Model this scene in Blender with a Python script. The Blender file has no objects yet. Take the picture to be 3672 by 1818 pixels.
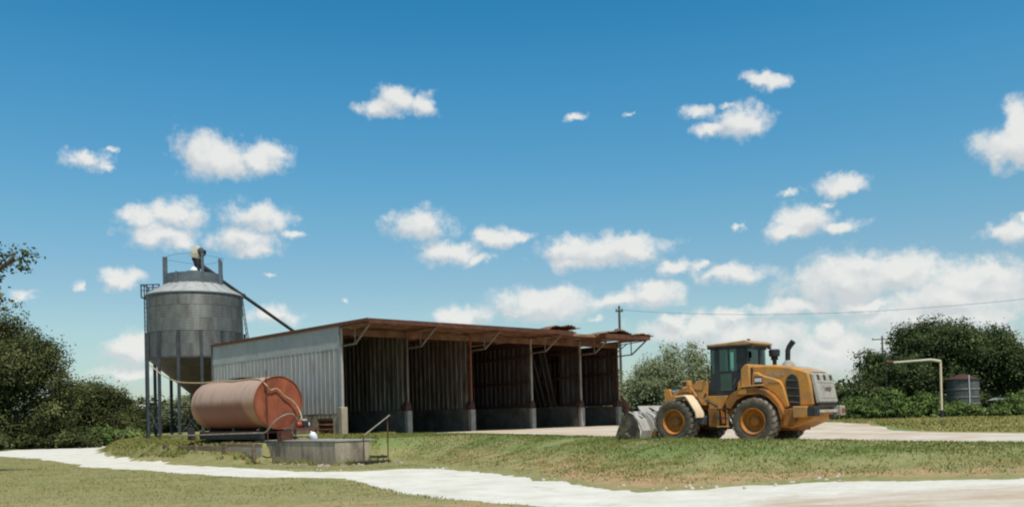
import bpy, math, random
import numpy as np
from mathutils import Vector, Matrix
S = bpy.context.scene
C = S.collection
rng = np.random.default_rng(7)
random.seed(7)
R = math.radians

# ------------------------------------------------------------------ camera
cam_d = bpy.data.cameras.new('camera')
cam = bpy.data.objects.new('camera', cam_d)
C.objects.link(cam)
S.camera = cam
cam_d.sensor_width = 36.0
cam_d.lens = 32.0
cam_d.shift_y = 512 / 3672
cam_d.clip_end = 5000
cam.matrix_world = (Matrix.Translation((0, 0, 1.05)) @ Matrix.Rotation(R(91.2), 4, 'X') @ Matrix.Rotation(R(-1.5), 4, 'Z'))

# ------------------------------------------------------------------ light
SUN_EL, SUN_AZ = 63.0, 153.0          # azimuth clockwise from +Y (the view direction)
sv = Vector((math.sin(R(SUN_AZ)) * math.cos(R(SUN_EL)), math.cos(R(SUN_AZ)) * math.cos(R(SUN_EL)), math.sin(R(SUN_EL))))
sun_d = bpy.data.lights.new('sun', 'SUN')
sun = bpy.data.objects.new('sun', sun_d)
C.objects.link(sun)
sun_d.energy = 4.3
sun_d.angle = R(0.53)
sun_d.color = (1.0, 0.94, 0.84)
sun.rotation_euler = sv.to_track_quat('Z', 'Y').to_euler()
S.view_settings.view_transform = 'Standard'
S.view_settings.look = 'None'
S.view_settings.exposure = 0.0
S.view_settings.gamma = 1.0
S.view_settings.use_curve_mapping = False
S.cycles.pixel_filter_type = 'BLACKMAN_HARRIS'
S.cycles.filter_width = 2.1
S.cycles.max_bounces = 6
S.cycles.transparent_max_bounces = 8
S.cycles.caustics_reflective = False
S.cycles.caustics_refractive = False
S.cycles.sample_clamp_indirect = 6.0

# ------------------------------------------------------------------ sky with fair-weather clouds (directions, not screen space)
CLOUDS = [(-0.4347,0.2599,0.0251,0.0095,0.75),(-0.4166,0.2539,0.0091,0.0072,0.55),(-0.409,0.2697,0.0073,0.0056,0.4),(-0.3249,0.2758,0.0235,0.0198,1.0),(-0.3031,0.2701,0.0337,0.0158,1.0),(-0.2626,0.2741,0.0252,0.0135,0.95),(-0.2831,0.2644,0.0201,0.0067,0.6),(-0.1195,0.3361,0.0193,0.0121,1.0),(-0.137,0.328,0.0265,0.0086,0.9),(-0.0892,0.3324,0.0164,0.0113,0.9),(0.0793,0.3152,0.0122,0.0061,0.55),(0.135,0.3145,0.0069,0.0039,0.4),(0.2738,0.3366,0.0163,0.0067,0.9),(0.2899,0.331,0.0137,0.0076,0.9),(0.256,0.2976,0.0263,0.0144,1.0),(0.2064,0.3119,0.0193,0.0086,0.65),(0.2379,0.3149,0.0116,0.0043,0.55),(0.2288,0.2922,0.0229,0.0085,0.85),(0.5152,0.2421,0.0307,0.016,1.1),(0.5225,0.26,0.0139,0.0209,1.1),(0.4946,0.2343,0.0136,0.0054,0.7),(0.5074,0.1619,0.0268,0.0107,0.8),(0.5161,0.1721,0.01,0.0076,0.7),(0.3557,0.2255,0.0247,0.009,0.9),(0.3043,0.2207,0.0152,0.0054,0.5),(0.3434,0.2082,0.0132,0.0045,0.55),(0.3194,0.194,0.0245,0.0141,1.0),(0.3032,0.1853,0.0287,0.0084,1.0),(0.3504,0.1836,0.0232,0.0074,0.95),(0.2506,0.1935,0.0082,0.0051,0.55),(0.3619,0.1813,0.0115,0.0033,0.6),(-0.3494,0.2145,0.0269,0.0123,0.95),(-0.3858,0.2098,0.0217,0.0113,0.85),(-0.3671,0.1939,0.0361,0.0114,0.85),(-0.3461,0.1868,0.0193,0.0099,0.85),(-0.2659,0.215,0.0292,0.0135,1.0),(-0.2312,0.1995,0.0198,0.0059,0.65),(-0.2826,0.1909,0.0314,0.0117,0.95),(-0.2726,0.1822,0.0194,0.0084,0.85),(-0.0959,0.208,0.0285,0.0139,1.0),(-0.0163,0.1929,0.0306,0.0096,0.95),(-0.0648,0.1789,0.0339,0.0105,0.95),(-0.0344,0.1712,0.0305,0.0079,0.6),(0.0122,0.193,0.0175,0.0066,0.75),(0.1057,0.1761,0.0584,0.0148,1.0),(0.0623,0.18,0.0174,0.0131,0.9),(0.0662,0.1649,0.0244,0.0113,0.7),(0.1402,0.1736,0.0257,0.0104,0.9),(0.1823,0.1533,0.0262,0.0086,0.75),(0.2111,0.1559,0.0134,0.0056,0.65),(0.2449,0.1433,0.0391,0.0093,0.9),(0.156,0.1261,0.0282,0.0112,1.0),(0.1193,0.1221,0.0397,0.0078,0.9),(0.1584,0.1371,0.0145,0.0086,0.95),(0.0365,0.1203,0.048,0.0148,1.05),(0.0499,0.1277,0.0253,0.0113,1.0),(0.0079,0.1129,0.0218,0.0061,0.7),(-0.0535,0.1091,0.0287,0.0113,0.95),(-0.4036,0.148,0.0207,0.0104,0.75),(-0.4402,0.1381,0.0086,0.0063,0.65),(-0.491,0.1273,0.0217,0.0054,0.45),(-0.2557,0.1118,0.0327,0.0101,0.7),(-0.3936,0.0763,0.0231,0.0137,1.05),(-0.3996,0.0514,0.0297,0.0072,0.85),(0.3564,0.1295,0.05,0.0197,1.15),(0.4056,0.1316,0.0407,0.0169,1.15),(0.376,0.1429,0.0228,0.0122,1.0),(0.4768,0.1157,0.0398,0.0187,1.15),(0.4909,0.124,0.0205,0.0116,1.0),(0.4554,0.1039,0.0565,0.0149,1.1),(0.3709,0.103,0.035,0.0082,0.95),(0.437,0.0876,0.0791,0.0182,0.95),(0.3086,0.1061,0.0278,0.01,0.95),(0.3393,0.0788,0.0187,0.0148,1.0),(0.2056,0.0855,0.067,0.0163,0.85),(0.1806,0.0968,0.0169,0.0095,0.9),(0.2352,0.0976,0.0207,0.0102,0.8),(0.2633,0.0752,0.0815,0.0236,0.8),(0.3424,0.0568,0.0621,0.0288,0.85),(0.4181,0.063,0.0767,0.0224,0.75),(0.4714,0.056,0.0556,0.0273,0.7),(0.0949,0.1037,0.026,0.0044,0.4),(-0.1781,0.1308,0.0076,0.0039,0.45),(-0.2609,0.1556,0.0138,0.0038,0.4),(0.2845,0.1034,0.0363,0.0084,0.7),(0.3951,0.1524,0.0224,0.0048,0.3)]
W = bpy.data.worlds.new('World')
S.world = W
W.use_nodes = True
nt = W.node_tree
nt.nodes.clear()
def wn(t, **k):
    n = nt.nodes.new(t)
    for a, b in k.items():
        setattr(n, a, b)
    return n
def lk(a, b): nt.links.new(a, b)
def wm(op, a, b=None, c=None):
    n = wn('ShaderNodeMath', operation=op)
    for i, v in enumerate((a, b, c)):
        if v is None: continue
        if isinstance(v, (int, float)): n.inputs[i].default_value = v
        else: lk(v, n.inputs[i])
    return n.outputs[0]
sky = wn('ShaderNodeTexSky', sky_type='NISHITA')
sky.sun_disc = False
sky.sun_elevation = R(SUN_EL)
sky.sun_rotation = R(SUN_AZ)
sky.altitude = 0
sky.air_density = 1.0
sky.dust_density = 0.6
sky.ozone_density = 1.6
tc = wn('ShaderNodeTexCoord')
nrm = wn('ShaderNodeVectorMath', operation='NORMALIZE')
lk(tc.outputs['Generated'], nrm.inputs[0])
sep = wn('ShaderNodeSeparateXYZ')
lk(nrm.outputs[0], sep.inputs[0])
az = wm('ARCTAN2', sep.outputs[0], sep.outputs[1])
el = wm('ARCSINE', sep.outputs[2])
com = wn('ShaderNodeCombineXYZ')
lk(az, com.inputs[0]); lk(el, com.inputs[1])
def wnoise(scale, detail, rough=0.55):
    n = wn('ShaderNodeTexNoise')
    n.inputs['Scale'].default_value = scale
    n.inputs['Detail'].default_value = detail
    n.inputs['Roughness'].default_value = rough
    lk(nrm.outputs[0], n.inputs['Vector'])
    return n
warp = wnoise(34, 5, 0.6)
wa = wn('ShaderNodeVectorMath', operation='MULTIPLY_ADD')
lk(warp.outputs['Color'], wa.inputs[0])
wa.inputs[1].default_value = (0.050, 0.030, 0)
lk(com.outputs[0], wa.inputs[2])
P0 = wn('ShaderNodeVectorMath', operation='ADD')
lk(wa.outputs[0], P0.inputs[0])
P0.inputs[1].default_value = (-0.025, -0.015, 0)
acc = None; acc2 = None
PU = wn('ShaderNodeVectorMath', operation='ADD'); lk(P0.outputs[0], PU.inputs[0]); PU.inputs[1].default_value = (0.004, 0.010, 0)
for (ca, ce, cw, ch, cs) in CLOUDS:
    cw, ch = cw * 1.08, ch * 1.12
    if cw > .016:                                   # same cloud a little higher up: tells its lit top from its grey base
        m = wn('ShaderNodeVectorMath', operation='MULTIPLY_ADD')
        lk(PU.outputs[0], m.inputs[0])
        m.inputs[1].default_value = (1 / cw, 1 / ch, 0)
        m.inputs[2].default_value = (-ca / cw, -ce / ch, 0)
        l = wn('ShaderNodeVectorMath', operation='LENGTH')
        lk(m.outputs[0], l.inputs[0])
        v = wm('SUBTRACT', cs, l.outputs['Value'])
        acc2 = v if acc2 is None else wm('SMOOTH_MAX', acc2, v, 0.25)
    m = wn('ShaderNodeVectorMath', operation='MULTIPLY_ADD')
    lk(P0.outputs[0], m.inputs[0])
    m.inputs[1].default_value = (1 / cw, 1 / ch, 0)
    m.inputs[2].default_value = (-ca / cw, -ce / ch, 0)
    l = wn('ShaderNodeVectorMath', operation='LENGTH')
    lk(m.outputs[0], l.inputs[0])
    v = wm('SUBTRACT', cs, l.outputs['Value'])
    acc = v if acc is None else wm('SMOOTH_MAX', acc, v, 0.25)
# the sky outside the view carries the same kind of scattered cloud
gen = wnoise(5.5, 7, 0.58)
out_az = wm('SUBTRACT', wm('ABSOLUTE', az), 0.62)
out_el = wm('SUBTRACT', el, 0.5)
outside = wm('MULTIPLY', wm('MAXIMUM', out_az, out_el), 6.0)

gv = wm('ADD', wm('MULTIPLY', wm('SUBTRACT', gen.outputs['Fac'], 0.60), 7.0), wm('MINIMUM', wm('SUBTRACT', outside, 1.0), 0.0))
acc = wm('MAXIMUM', acc, gv)
fine = wnoise(62, 6, 0.6)
dens = wm('ADD', acc, wm('MULTIPLY', wm('SUBTRACT', fine.outputs['Fac'], 0.5), 1.5))
mr = wn('ShaderNodeMapRange', interpolation_type='SMOOTHSTEP')
lk(dens, mr.inputs['Value'])
mr.inputs['From Min'].default_value = -0.45
mr.inputs['From Max'].default_value = 0.54
mr.inputs['To Max'].default_value = 0.94
# cloud colour: white where thick, a little grey in soft lumps
lump = wnoise(28, 4, 0.55)
cr = wn('ShaderNodeMapRange')
lk(wm('ADD', wm('MULTIPLY', wm('SUBTRACT', acc, acc2), 0.55), lump.outputs['Fac']), cr.inputs['Value'])
cr.inputs['From Min'].default_value = 0.30; cr.inputs['From Max'].default_value = 0.72
ccol = wn('ShaderNodeMix', data_type='RGBA')
lk(cr.outputs[0], ccol.inputs['Factor'])
ccol.inputs['A'].default_value = (6.3, 6.6, 6.75, 1)
ccol.inputs['B'].default_value = (8.4, 8.4, 8.1, 1)
# film-like blue: tint the physical sky
ramp = wn('ShaderNodeValToRGB')
lk(wm('MULTIPLY', el, 1 / 0.6), ramp.inputs[0])
e = ramp.color_ramp.elements
SKYT = [(0.0, (0.86, 0.96, 1.044, 1)), (0.16, (0.988, 1.119, 1.051, 1)), (0.25, (0.876, 1.104, 1.084, 1)), (0.36, (0.7, 1.171, 1.174, 1)), (0.45, (0.554, 1.172, 1.259, 1)), (0.58, (0.392, 1.164, 1.315, 1)), (0.72, (0.232, 1.061, 1.289, 1)), (1.0, (0.185, 0.923, 1.142, 1))]
e[0].position = SKYT[0][0]; e[0].color = SKYT[0][1]
e[1].position = SKYT[-1][0]; e[1].color = SKYT[-1][1]
for p_, c_ in SKYT[1:-1]:
    q = e.new(p_); q.color = c_
tint = wn('ShaderNodeMix', data_type='RGBA', blend_type='MULTIPLY')
tint.inputs['Factor'].default_value = 1
lk(sky.outputs[0], tint.inputs['A']); lk(ramp.outputs[0], tint.inputs['B'])
fin = wn('ShaderNodeMix', data_type='RGBA')
lk(mr.outputs[0], fin.inputs['Factor'])
lk(tint.outputs['Result'], fin.inputs['A']); lk(ccol.outputs['Result'], fin.inputs['B'])
bg = wn('ShaderNodeBackground')
bg.inputs['Strength'].default_value = 0.1
lk(fin.outputs['Result'], bg.inputs['Color'])
wo = wn('ShaderNodeOutputWorld')
lk(bg.outputs[0], wo.inputs[0])

# ------------------------------------------------------------------ materials
def mat(name, c1, c2=None, scale=3.0, rough=0.7, metal=0.0, detail=6, bump=0.0, bscale=30.0, stretch=(1, 1, 1), c3=None, s3=1.0, t3=0.6, w3=0.08, vary=0.0, coord='Object', spec=0.4):
    m = bpy.data.materials.new(name)
    m.use_nodes = True
    t = m.node_tree; N = t.nodes; b = N['Principled BSDF']
    b.inputs['Roughness'].default_value = rough
    b.inputs['Metallic'].default_value = metal
    b.inputs['Specular IOR Level'].default_value = spec
    L = t.links.new
    co = N.new('ShaderNodeTexCoord')
    mp = N.new('ShaderNodeMapping'); mp.inputs['Scale'].default_value = stretch
    L(co.outputs[coord], mp.inputs[0])
    oi = N.new('ShaderNodeObjectInfo')
    off = N.new('ShaderNodeVectorMath'); off.operation = 'MULTIPLY_ADD'
    cx = N.new('ShaderNodeCombineXYZ')
    L(oi.outputs['Random'], cx.inputs[0]); L(oi.outputs['Random'], cx.inputs[1])
    off.inputs[1].default_value = (37, 19, 0) if coord == 'Object' else (0, 0, 0)
    L(cx.outputs[0], off.inputs[0]); L(mp.outputs[0], off.inputs[2])
    col = None
    if c2 is not None:
        n = N.new('ShaderNodeTexNoise'); n.inputs['Scale'].default_value = scale; n.inputs['Detail'].default_value = detail
        n.inputs['Roughness'].default_value = 0.62
        L(off.outputs[0], n.inputs['Vector'])
        r = N.new('ShaderNodeMapRange'); r.inputs['From Min'].default_value = 0.36; r.inputs['From Max'].default_value = 0.64
        L(n.outputs['Fac'], r.inputs['Value'])
        mx = N.new('ShaderNodeMix'); mx.data_type = 'RGBA'
        mx.inputs['A'].default_value = (*c1, 1); mx.inputs['B'].default_value = (*c2, 1)
        L(r.outputs[0], mx.inputs['Factor'])
        col = mx.outputs['Result']
    else:
        rgb = N.new('ShaderNodeRGB'); rgb.outputs[0].default_value = (*c1, 1); col = rgb.outputs[0]
    if c3 is not None:
        n = N.new('ShaderNodeTexNoise'); n.inputs['Scale'].default_value = s3; n.inputs['Detail'].default_value = 7
        n.inputs['Roughness'].default_value = 0.65
        L(off.outputs[0], n.inputs['Vector'])
        r = N.new('ShaderNodeMapRange'); r.inputs['From Min'].default_value = t3 - w3; r.inputs['From Max'].default_value = t3 + w3
        L(n.outputs['Fac'], r.inputs['Value'])
        mx = N.new('ShaderNodeMix'); mx.data_type = 'RGBA'
        L(col, mx.inputs['A']); mx.inputs['B'].default_value = (*c3, 1)
        L(r.outputs[0], mx.inputs['Factor'])
        col = mx.outputs['Result']
    if vary:
        r = N.new('ShaderNodeMapRange'); r.inputs['To Min'].default_value = 1 - vary; r.inputs['To Max'].default_value = 1 + vary
        L(oi.outputs['Random'], r.inputs['Value'])
        hs = N.new('ShaderNodeHueSaturation'); L(r.outputs[0], hs.inputs['Value']); L(col, hs.inputs['Color'])
        col = hs.outputs[0]
    L(col, b.inputs['Base Color'])
    if bump:
        n = N.new('ShaderNodeTexNoise'); n.inputs['Scale'].default_value = bscale; n.inputs['Detail'].default_value = 5
        L(off.outputs[0], n.inputs['Vector'])
        bp = N.new('ShaderNodeBump'); bp.inputs['Strength'].default_value = bump; bp.inputs['Distance'].default_value = 0.05
        L(n.outputs['Fac'], bp.inputs['Height']); L(bp.outputs[0], b.inputs['Normal'])
    return m
M = {}
def roadmat():
    m = mat('caliche', (0.585, 0.54, 0.455), (0.69, 0.645, 0.56), 0.9, 0.95, bump=0.6, bscale=7, spec=0.1)
    t = m.node_tree; N = t.nodes; L = t.links.new; b = N['Principled BSDF']
    src = b.inputs['Base Color'].links[0].from_socket
    for nm, c, sc, st in (('rut', (0.40, 0.33, 0.255), 3.0, (1, 1, 1)), ('tan', (0.44, 0.315, 0.215), .55, (.7, 2.2, 1))):
        a = N.new('ShaderNodeAttribute'); a.attribute_name = nm
        co = N.new('ShaderNodeTexCoord'); mp = N.new('ShaderNodeMapping'); mp.inputs['Scale'].default_value = st; L(co.outputs['Object'], mp.inputs[0])
        n = N.new('ShaderNodeTexNoise'); n.inputs['Scale'].default_value = sc; n.inputs['Detail'].default_value = 8; n.inputs['Roughness'].default_value = .7; L(mp.outputs[0], n.inputs['Vector'])
        k = N.new('ShaderNodeMath'); k.operation = 'MULTIPLY_ADD'; L(n.outputs['Fac'], k.inputs[0]); k.inputs[1].default_value = 2.0; L(a.outputs['Fac'], k.inputs[2])
        r = N.new('ShaderNodeMapRange'); r.inputs['From Min'].default_value = 1.25; r.inputs['From Max'].default_value = 2.0; L(k.outputs[0], r.inputs['Value'])
        x = N.new('ShaderNodeMix'); x.data_type = 'RGBA'; L(r.outputs[0], x.inputs['Factor']); L(src, x.inputs['A']); x.inputs['B'].default_value = (*c, 1)
        src = x.outputs['Result']
    L(src, b.inputs['Base Color'])
    return m
M['road'] = roadmat()
M['yard'] = mat('yard_caliche', (0.46, 0.35, 0.25), (0.56, 0.45, 0.335), 0.5, 0.95, bump=0.4, bscale=8, c3=(0.60, 0.53, 0.45), s3=0.25, t3=0.55, w3=0.1, stretch=(1, 1.6, 1), spec=0.1)
M['galv'] = mat('galvanised_wall', (0.34, 0.325, 0.295), (0.45, 0.435, 0.40), 1.6, 0.55, 0.2, stretch=(3, 3, .6), c3=(0.25, 0.20, 0.15), s3=0.9, t3=0.66, w3=0.1, vary=0.07)
M['galv_top'] = mat('galvanised_wall_top', (0.37, 0.37, 0.345), (0.43, 0.43, 0.405), 1.5, 0.55, 0.2, vary=0.04)
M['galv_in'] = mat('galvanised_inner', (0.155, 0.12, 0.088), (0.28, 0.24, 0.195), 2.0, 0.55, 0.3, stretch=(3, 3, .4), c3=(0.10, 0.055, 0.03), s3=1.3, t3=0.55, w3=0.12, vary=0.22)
M['conc'] = mat('old_concrete', (0.33, 0.26, 0.185), (0.45, 0.37, 0.27), 1.6, 0.9, bump=0.5, bscale=14, stretch=(1.6, 1.6, .45), c3=(0.20, 0.16, 0.12), s3=1.3, t3=0.57, w3=0.08)
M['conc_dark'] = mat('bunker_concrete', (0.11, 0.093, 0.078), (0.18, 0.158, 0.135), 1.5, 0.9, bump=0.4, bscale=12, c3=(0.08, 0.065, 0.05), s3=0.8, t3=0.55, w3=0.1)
M['conc_pier'] = mat('pier_concrete', (0.34, 0.315, 0.275), (0.23, 0.205, 0.175), 3, 0.9, bump=0.3, bscale=20)
M['rust'] = mat('rusted_steel', (0.085, 0.032, 0.02), (0.15, 0.055, 0.03), 4, 0.75, 0.1, bump=0.2, bscale=30, c3=(0.30, 0.14, 0.07), s3=2, t3=0.68, w3=0.06, vary=0.15)
M['rust_light'] = mat('rusted_roof', (0.30, 0.145, 0.075), (0.22, 0.09, 0.045), 3, 0.8, 0.05, bump=0.3, bscale=25, c3=(0.36, 0.24, 0.13), s3=1.2, t3=0.57, w3=0.08, vary=0.12)
M['rust_under'] = mat('rusted_roof_underside', (0.20, 0.10, 0.055), (0.28, 0.15, 0.085), 3, 0.8, 0.05, c3=(0.13, 0.05, 0.03), s3=1.4, t3=0.55, w3=0.1, vary=0.2)
M['rust_dark'] = mat('dark_rust', (0.045, 0.02, 0.016), (0.09, 0.035, 0.024), 4, 0.8)
M['galv_shaded'] = mat('shaded_galvanised_inner', (0.055, 0.045, 0.038), (0.14, 0.125, 0.115), 2.0, 0.55, 0.2, stretch=(4, 4, .4), c3=(0.06, 0.03, 0.02), s3=1.3, t3=0.52, w3=0.12, vary=0.3)  # shaded copy of the inner galvanised: farther bays' darkness put into the colour
M['post_white'] = mat('worn_white_post', (0.38, 0.35, 0.31), (0.24, 0.15, 0.09), 2.5, 0.7, stretch=(2, 2, .5))
M['post_orange'] = mat('orange_primer_post', (0.24, 0.07, 0.03), (0.17, 0.05, 0.025), 3, 0.7)
M['truss'] = mat('bracket_steel', (0.15, 0.11, 0.08), (0.25, 0.20, 0.15), 3, 0.7, 0.1)
M['steel'] = mat('grey_steel', (0.10, 0.11, 0.12), (0.17, 0.18, 0.19), 3, 0.6, 0.4)
M['dark'] = mat('dark_steel', (0.03, 0.028, 0.027), (0.06, 0.055, 0.05), 4, 0.7, 0.2)
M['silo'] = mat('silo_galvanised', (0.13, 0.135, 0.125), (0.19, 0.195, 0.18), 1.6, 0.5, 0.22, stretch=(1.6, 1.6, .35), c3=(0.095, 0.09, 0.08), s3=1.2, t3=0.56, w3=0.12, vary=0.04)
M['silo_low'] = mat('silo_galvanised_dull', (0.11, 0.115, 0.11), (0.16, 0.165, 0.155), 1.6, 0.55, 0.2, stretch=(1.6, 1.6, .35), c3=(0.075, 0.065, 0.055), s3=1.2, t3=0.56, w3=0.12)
M['tank_steel'] = mat('weathered_tank_steel', (0.13, 0.12, 0.105), (0.21, 0.195, 0.175), 2, 0.6, 0.2)
M['silo_roof'] = mat('silo_roof_zinc', (0.38, 0.375, 0.35), (0.48, 0.47, 0.44), 2.0, 0.5, 0.2)
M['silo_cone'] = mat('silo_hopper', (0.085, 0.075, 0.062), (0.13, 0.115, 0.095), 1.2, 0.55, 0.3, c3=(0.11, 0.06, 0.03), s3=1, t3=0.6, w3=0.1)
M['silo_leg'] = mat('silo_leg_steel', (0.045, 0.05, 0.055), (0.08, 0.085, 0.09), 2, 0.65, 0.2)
M['collar'] = mat('collar_steel', (0.11, 0.13, 0.145), (0.16, 0.18, 0.19), 2, 0.6, 0.3)
M['beige'] = mat('beige_hood', (0.55, 0.52, 0.40), (0.42, 0.38, 0.28), 3, 0.7)
M['whiteish'] = mat('white_plastic', (0.75, 0.76, 0.76), None, rough=0.5)
M['hose'] = mat('tan_hose', (0.34, 0.24, 0.13), (0.50, 0.38, 0.22), 5, 0.7)
M['pipe'] = mat('pale_pipe', (0.30, 0.27, 0.23), (0.20, 0.15, 0.11), 3, 0.6)
M['wood'] = mat('weathered_timber', (0.13, 0.085, 0.055), (0.22, 0.16, 0.11), 3, 0.9, stretch=(2, .4, 2), bump=0.3, bscale=20, vary=0.25)
M['wood_grey'] = mat('grey_timber', (0.26, 0.21, 0.16), (0.34, 0.29, 0.23), 3, 0.9, stretch=(2, .4, 2), bump=0.3, bscale=20, vary=0.15)
M['yellow'] = mat('loader_yellow', (0.64, 0.285, 0.05), (0.50, 0.225, 0.055), 4.5, 0.65, c3=(0.36, 0.21, 0.10), s3=1.7, t3=0.56, w3=0.12, bump=0.08, spec=0.25)
M['roof_dust'] = mat('dusty_cab_roof', (0.36, 0.22, 0.11), (0.44, 0.30, 0.17), 4, 0.85, spec=0.15)
M['rim'] = mat('rim_orange', (0.50, 0.185, 0.025), (0.36, 0.14, 0.03), 5, 0.65, c3=(0.25, 0.13, 0.06), s3=2.5, t3=0.58, w3=0.1, spec=0.2)
M['yellow_dust'] = mat('dusty_yellow', (0.50, 0.31, 0.15), (0.46, 0.23, 0.07), 2.5, 0.8, spec=0.2)
M['fender'] = mat('dusty_fender', (0.74, 0.52, 0.32), (0.76, 0.62, 0.44), 2.5, 0.7, spec=0.2)
M['yellow_dark'] = mat('dirty_shaded_yellow', (0.42, 0.15, 0.02), (0.30, 0.13, 0.04), 3, 0.7, c3=(0.15, 0.08, 0.04), s3=2, t3=0.56, w3=0.1, spec=0.2)  # dirt plus the shade of recessed parts, put into a darker yellow
M['cabblack'] = mat('cab_black', (0.018, 0.02, 0.025), (0.035, 0.037, 0.04), 4, 0.45)
M['tyre'] = mat('dusty_tyre', (0.075, 0.058, 0.043), (0.15, 0.12, 0.09), 5, 0.95, bump=0.3, bscale=30, spec=0.1)
M['lug'] = mat('dusty_tread', (0.15, 0.125, 0.098), (0.27, 0.235, 0.19), 5, 0.95, spec=0.1)
M['greydust'] = mat('dusty_grey', (0.34, 0.31, 0.265), (0.42, 0.385, 0.335), 5, 0.9, c3=(0.25, 0.22, 0.19), s3=3, t3=0.6, w3=0.1, spec=0.15)
M['bucket'] = mat('worn_bucket', (0.50, 0.47, 0.42), (0.40, 0.365, 0.32), 2.5, 0.65, 0.15, spec=0.3)
M['mud'] = mat('muddy_steel', (0.075, 0.06, 0.045), (0.035, 0.03, 0.028), 3, 0.9, bump=0.6, bscale=10, c3=(0.20, 0.145, 0.075), s3=2.6, t3=0.55, w3=0.06)
M['chrome'] = mat('chrome_rod', (0.6, 0.62, 0.65), None, rough=0.2, metal=1.0)
M['redpaint'] = mat('red_paint', (0.35, 0.04, 0.02), (0.22, 0.04, 0.02), 6, 0.5)
M['bark'] = mat('bark', (0.085, 0.07, 0.055), (0.14, 0.12, 0.095), 4, 0.95, stretch=(3, 3, .6), bump=0.5, bscale=12)
M['rock'] = mat('rubble_stone', (0.28, 0.22, 0.16), (0.42, 0.35, 0.27), 2, 0.95)
M['chalk'] = mat('chalk_stone', (0.42, 0.35, 0.27), (0.60, 0.54, 0.46), 2, 0.95)
M['decal_grey'] = mat('decal_grey', (0.42, 0.40, 0.34), (0.33, 0.31, 0.26), 20, 0.6)
M['decal_dark'] = mat('decal_dark', (0.16, 0.12, 0.08), (0.3, 0.16, 0.05), 14, 0.6)
M['decal_black'] = mat('decal_black', (0.03, 0.03, 0.04), None, rough=0.5)
M['logo_brown'] = mat('logo_brown', (0.15, 0.09, 0.06), None, rough=0.7)
M['vent'] = mat('vent_black', (0.025, 0.022, 0.022), (0.05, 0.045, 0.035), 5, 0.7)
M['ventslat'] = mat('vent_slat_dust', (0.17, 0.14, 0.08), (0.10, 0.08, 0.05), 5, 0.8)
M['lamp_glass'] = mat('lamp_glass', (0.5, 0.5, 0.48), None, rough=0.15)
M['interior'] = mat('cab_interior', (0.02, 0.02, 0.022), None, rough=0.8)

def glass():
    m = bpy.data.materials.new('green_glass'); m.use_nodes = True
    t = m.node_tree; N = t.nodes; N.clear(); L = t.links.new
    o = N.new('ShaderNodeOutputMaterial')
    tr = N.new('ShaderNodeBsdfTransparent'); tr.inputs[0].default_value = (0.36, 0.60, 0.53, 1)
    gl = N.new('ShaderNodeBsdfGlossy'); gl.inputs['Roughness'].default_value = 0.03; gl.inputs[0].default_value = (0.8, 0.95, 0.9, 1)
    fr = N.new('ShaderNodeFresnel'); fr.inputs[0].default_value = 1.5
    ad = N.new('ShaderNodeMath'); ad.inputs[1].default_value = 0.05; L(fr.outputs[0], ad.inputs[0])
    mx = N.new('ShaderNodeMixShader'); L(ad.outputs[0], mx.inputs[0]); L(tr.outputs[0], mx.inputs[1]); L(gl.outputs[0], mx.inputs[2])
    L(mx.outputs[0], o.inputs[0])
    return m
M['glass'] = glass()

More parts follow.
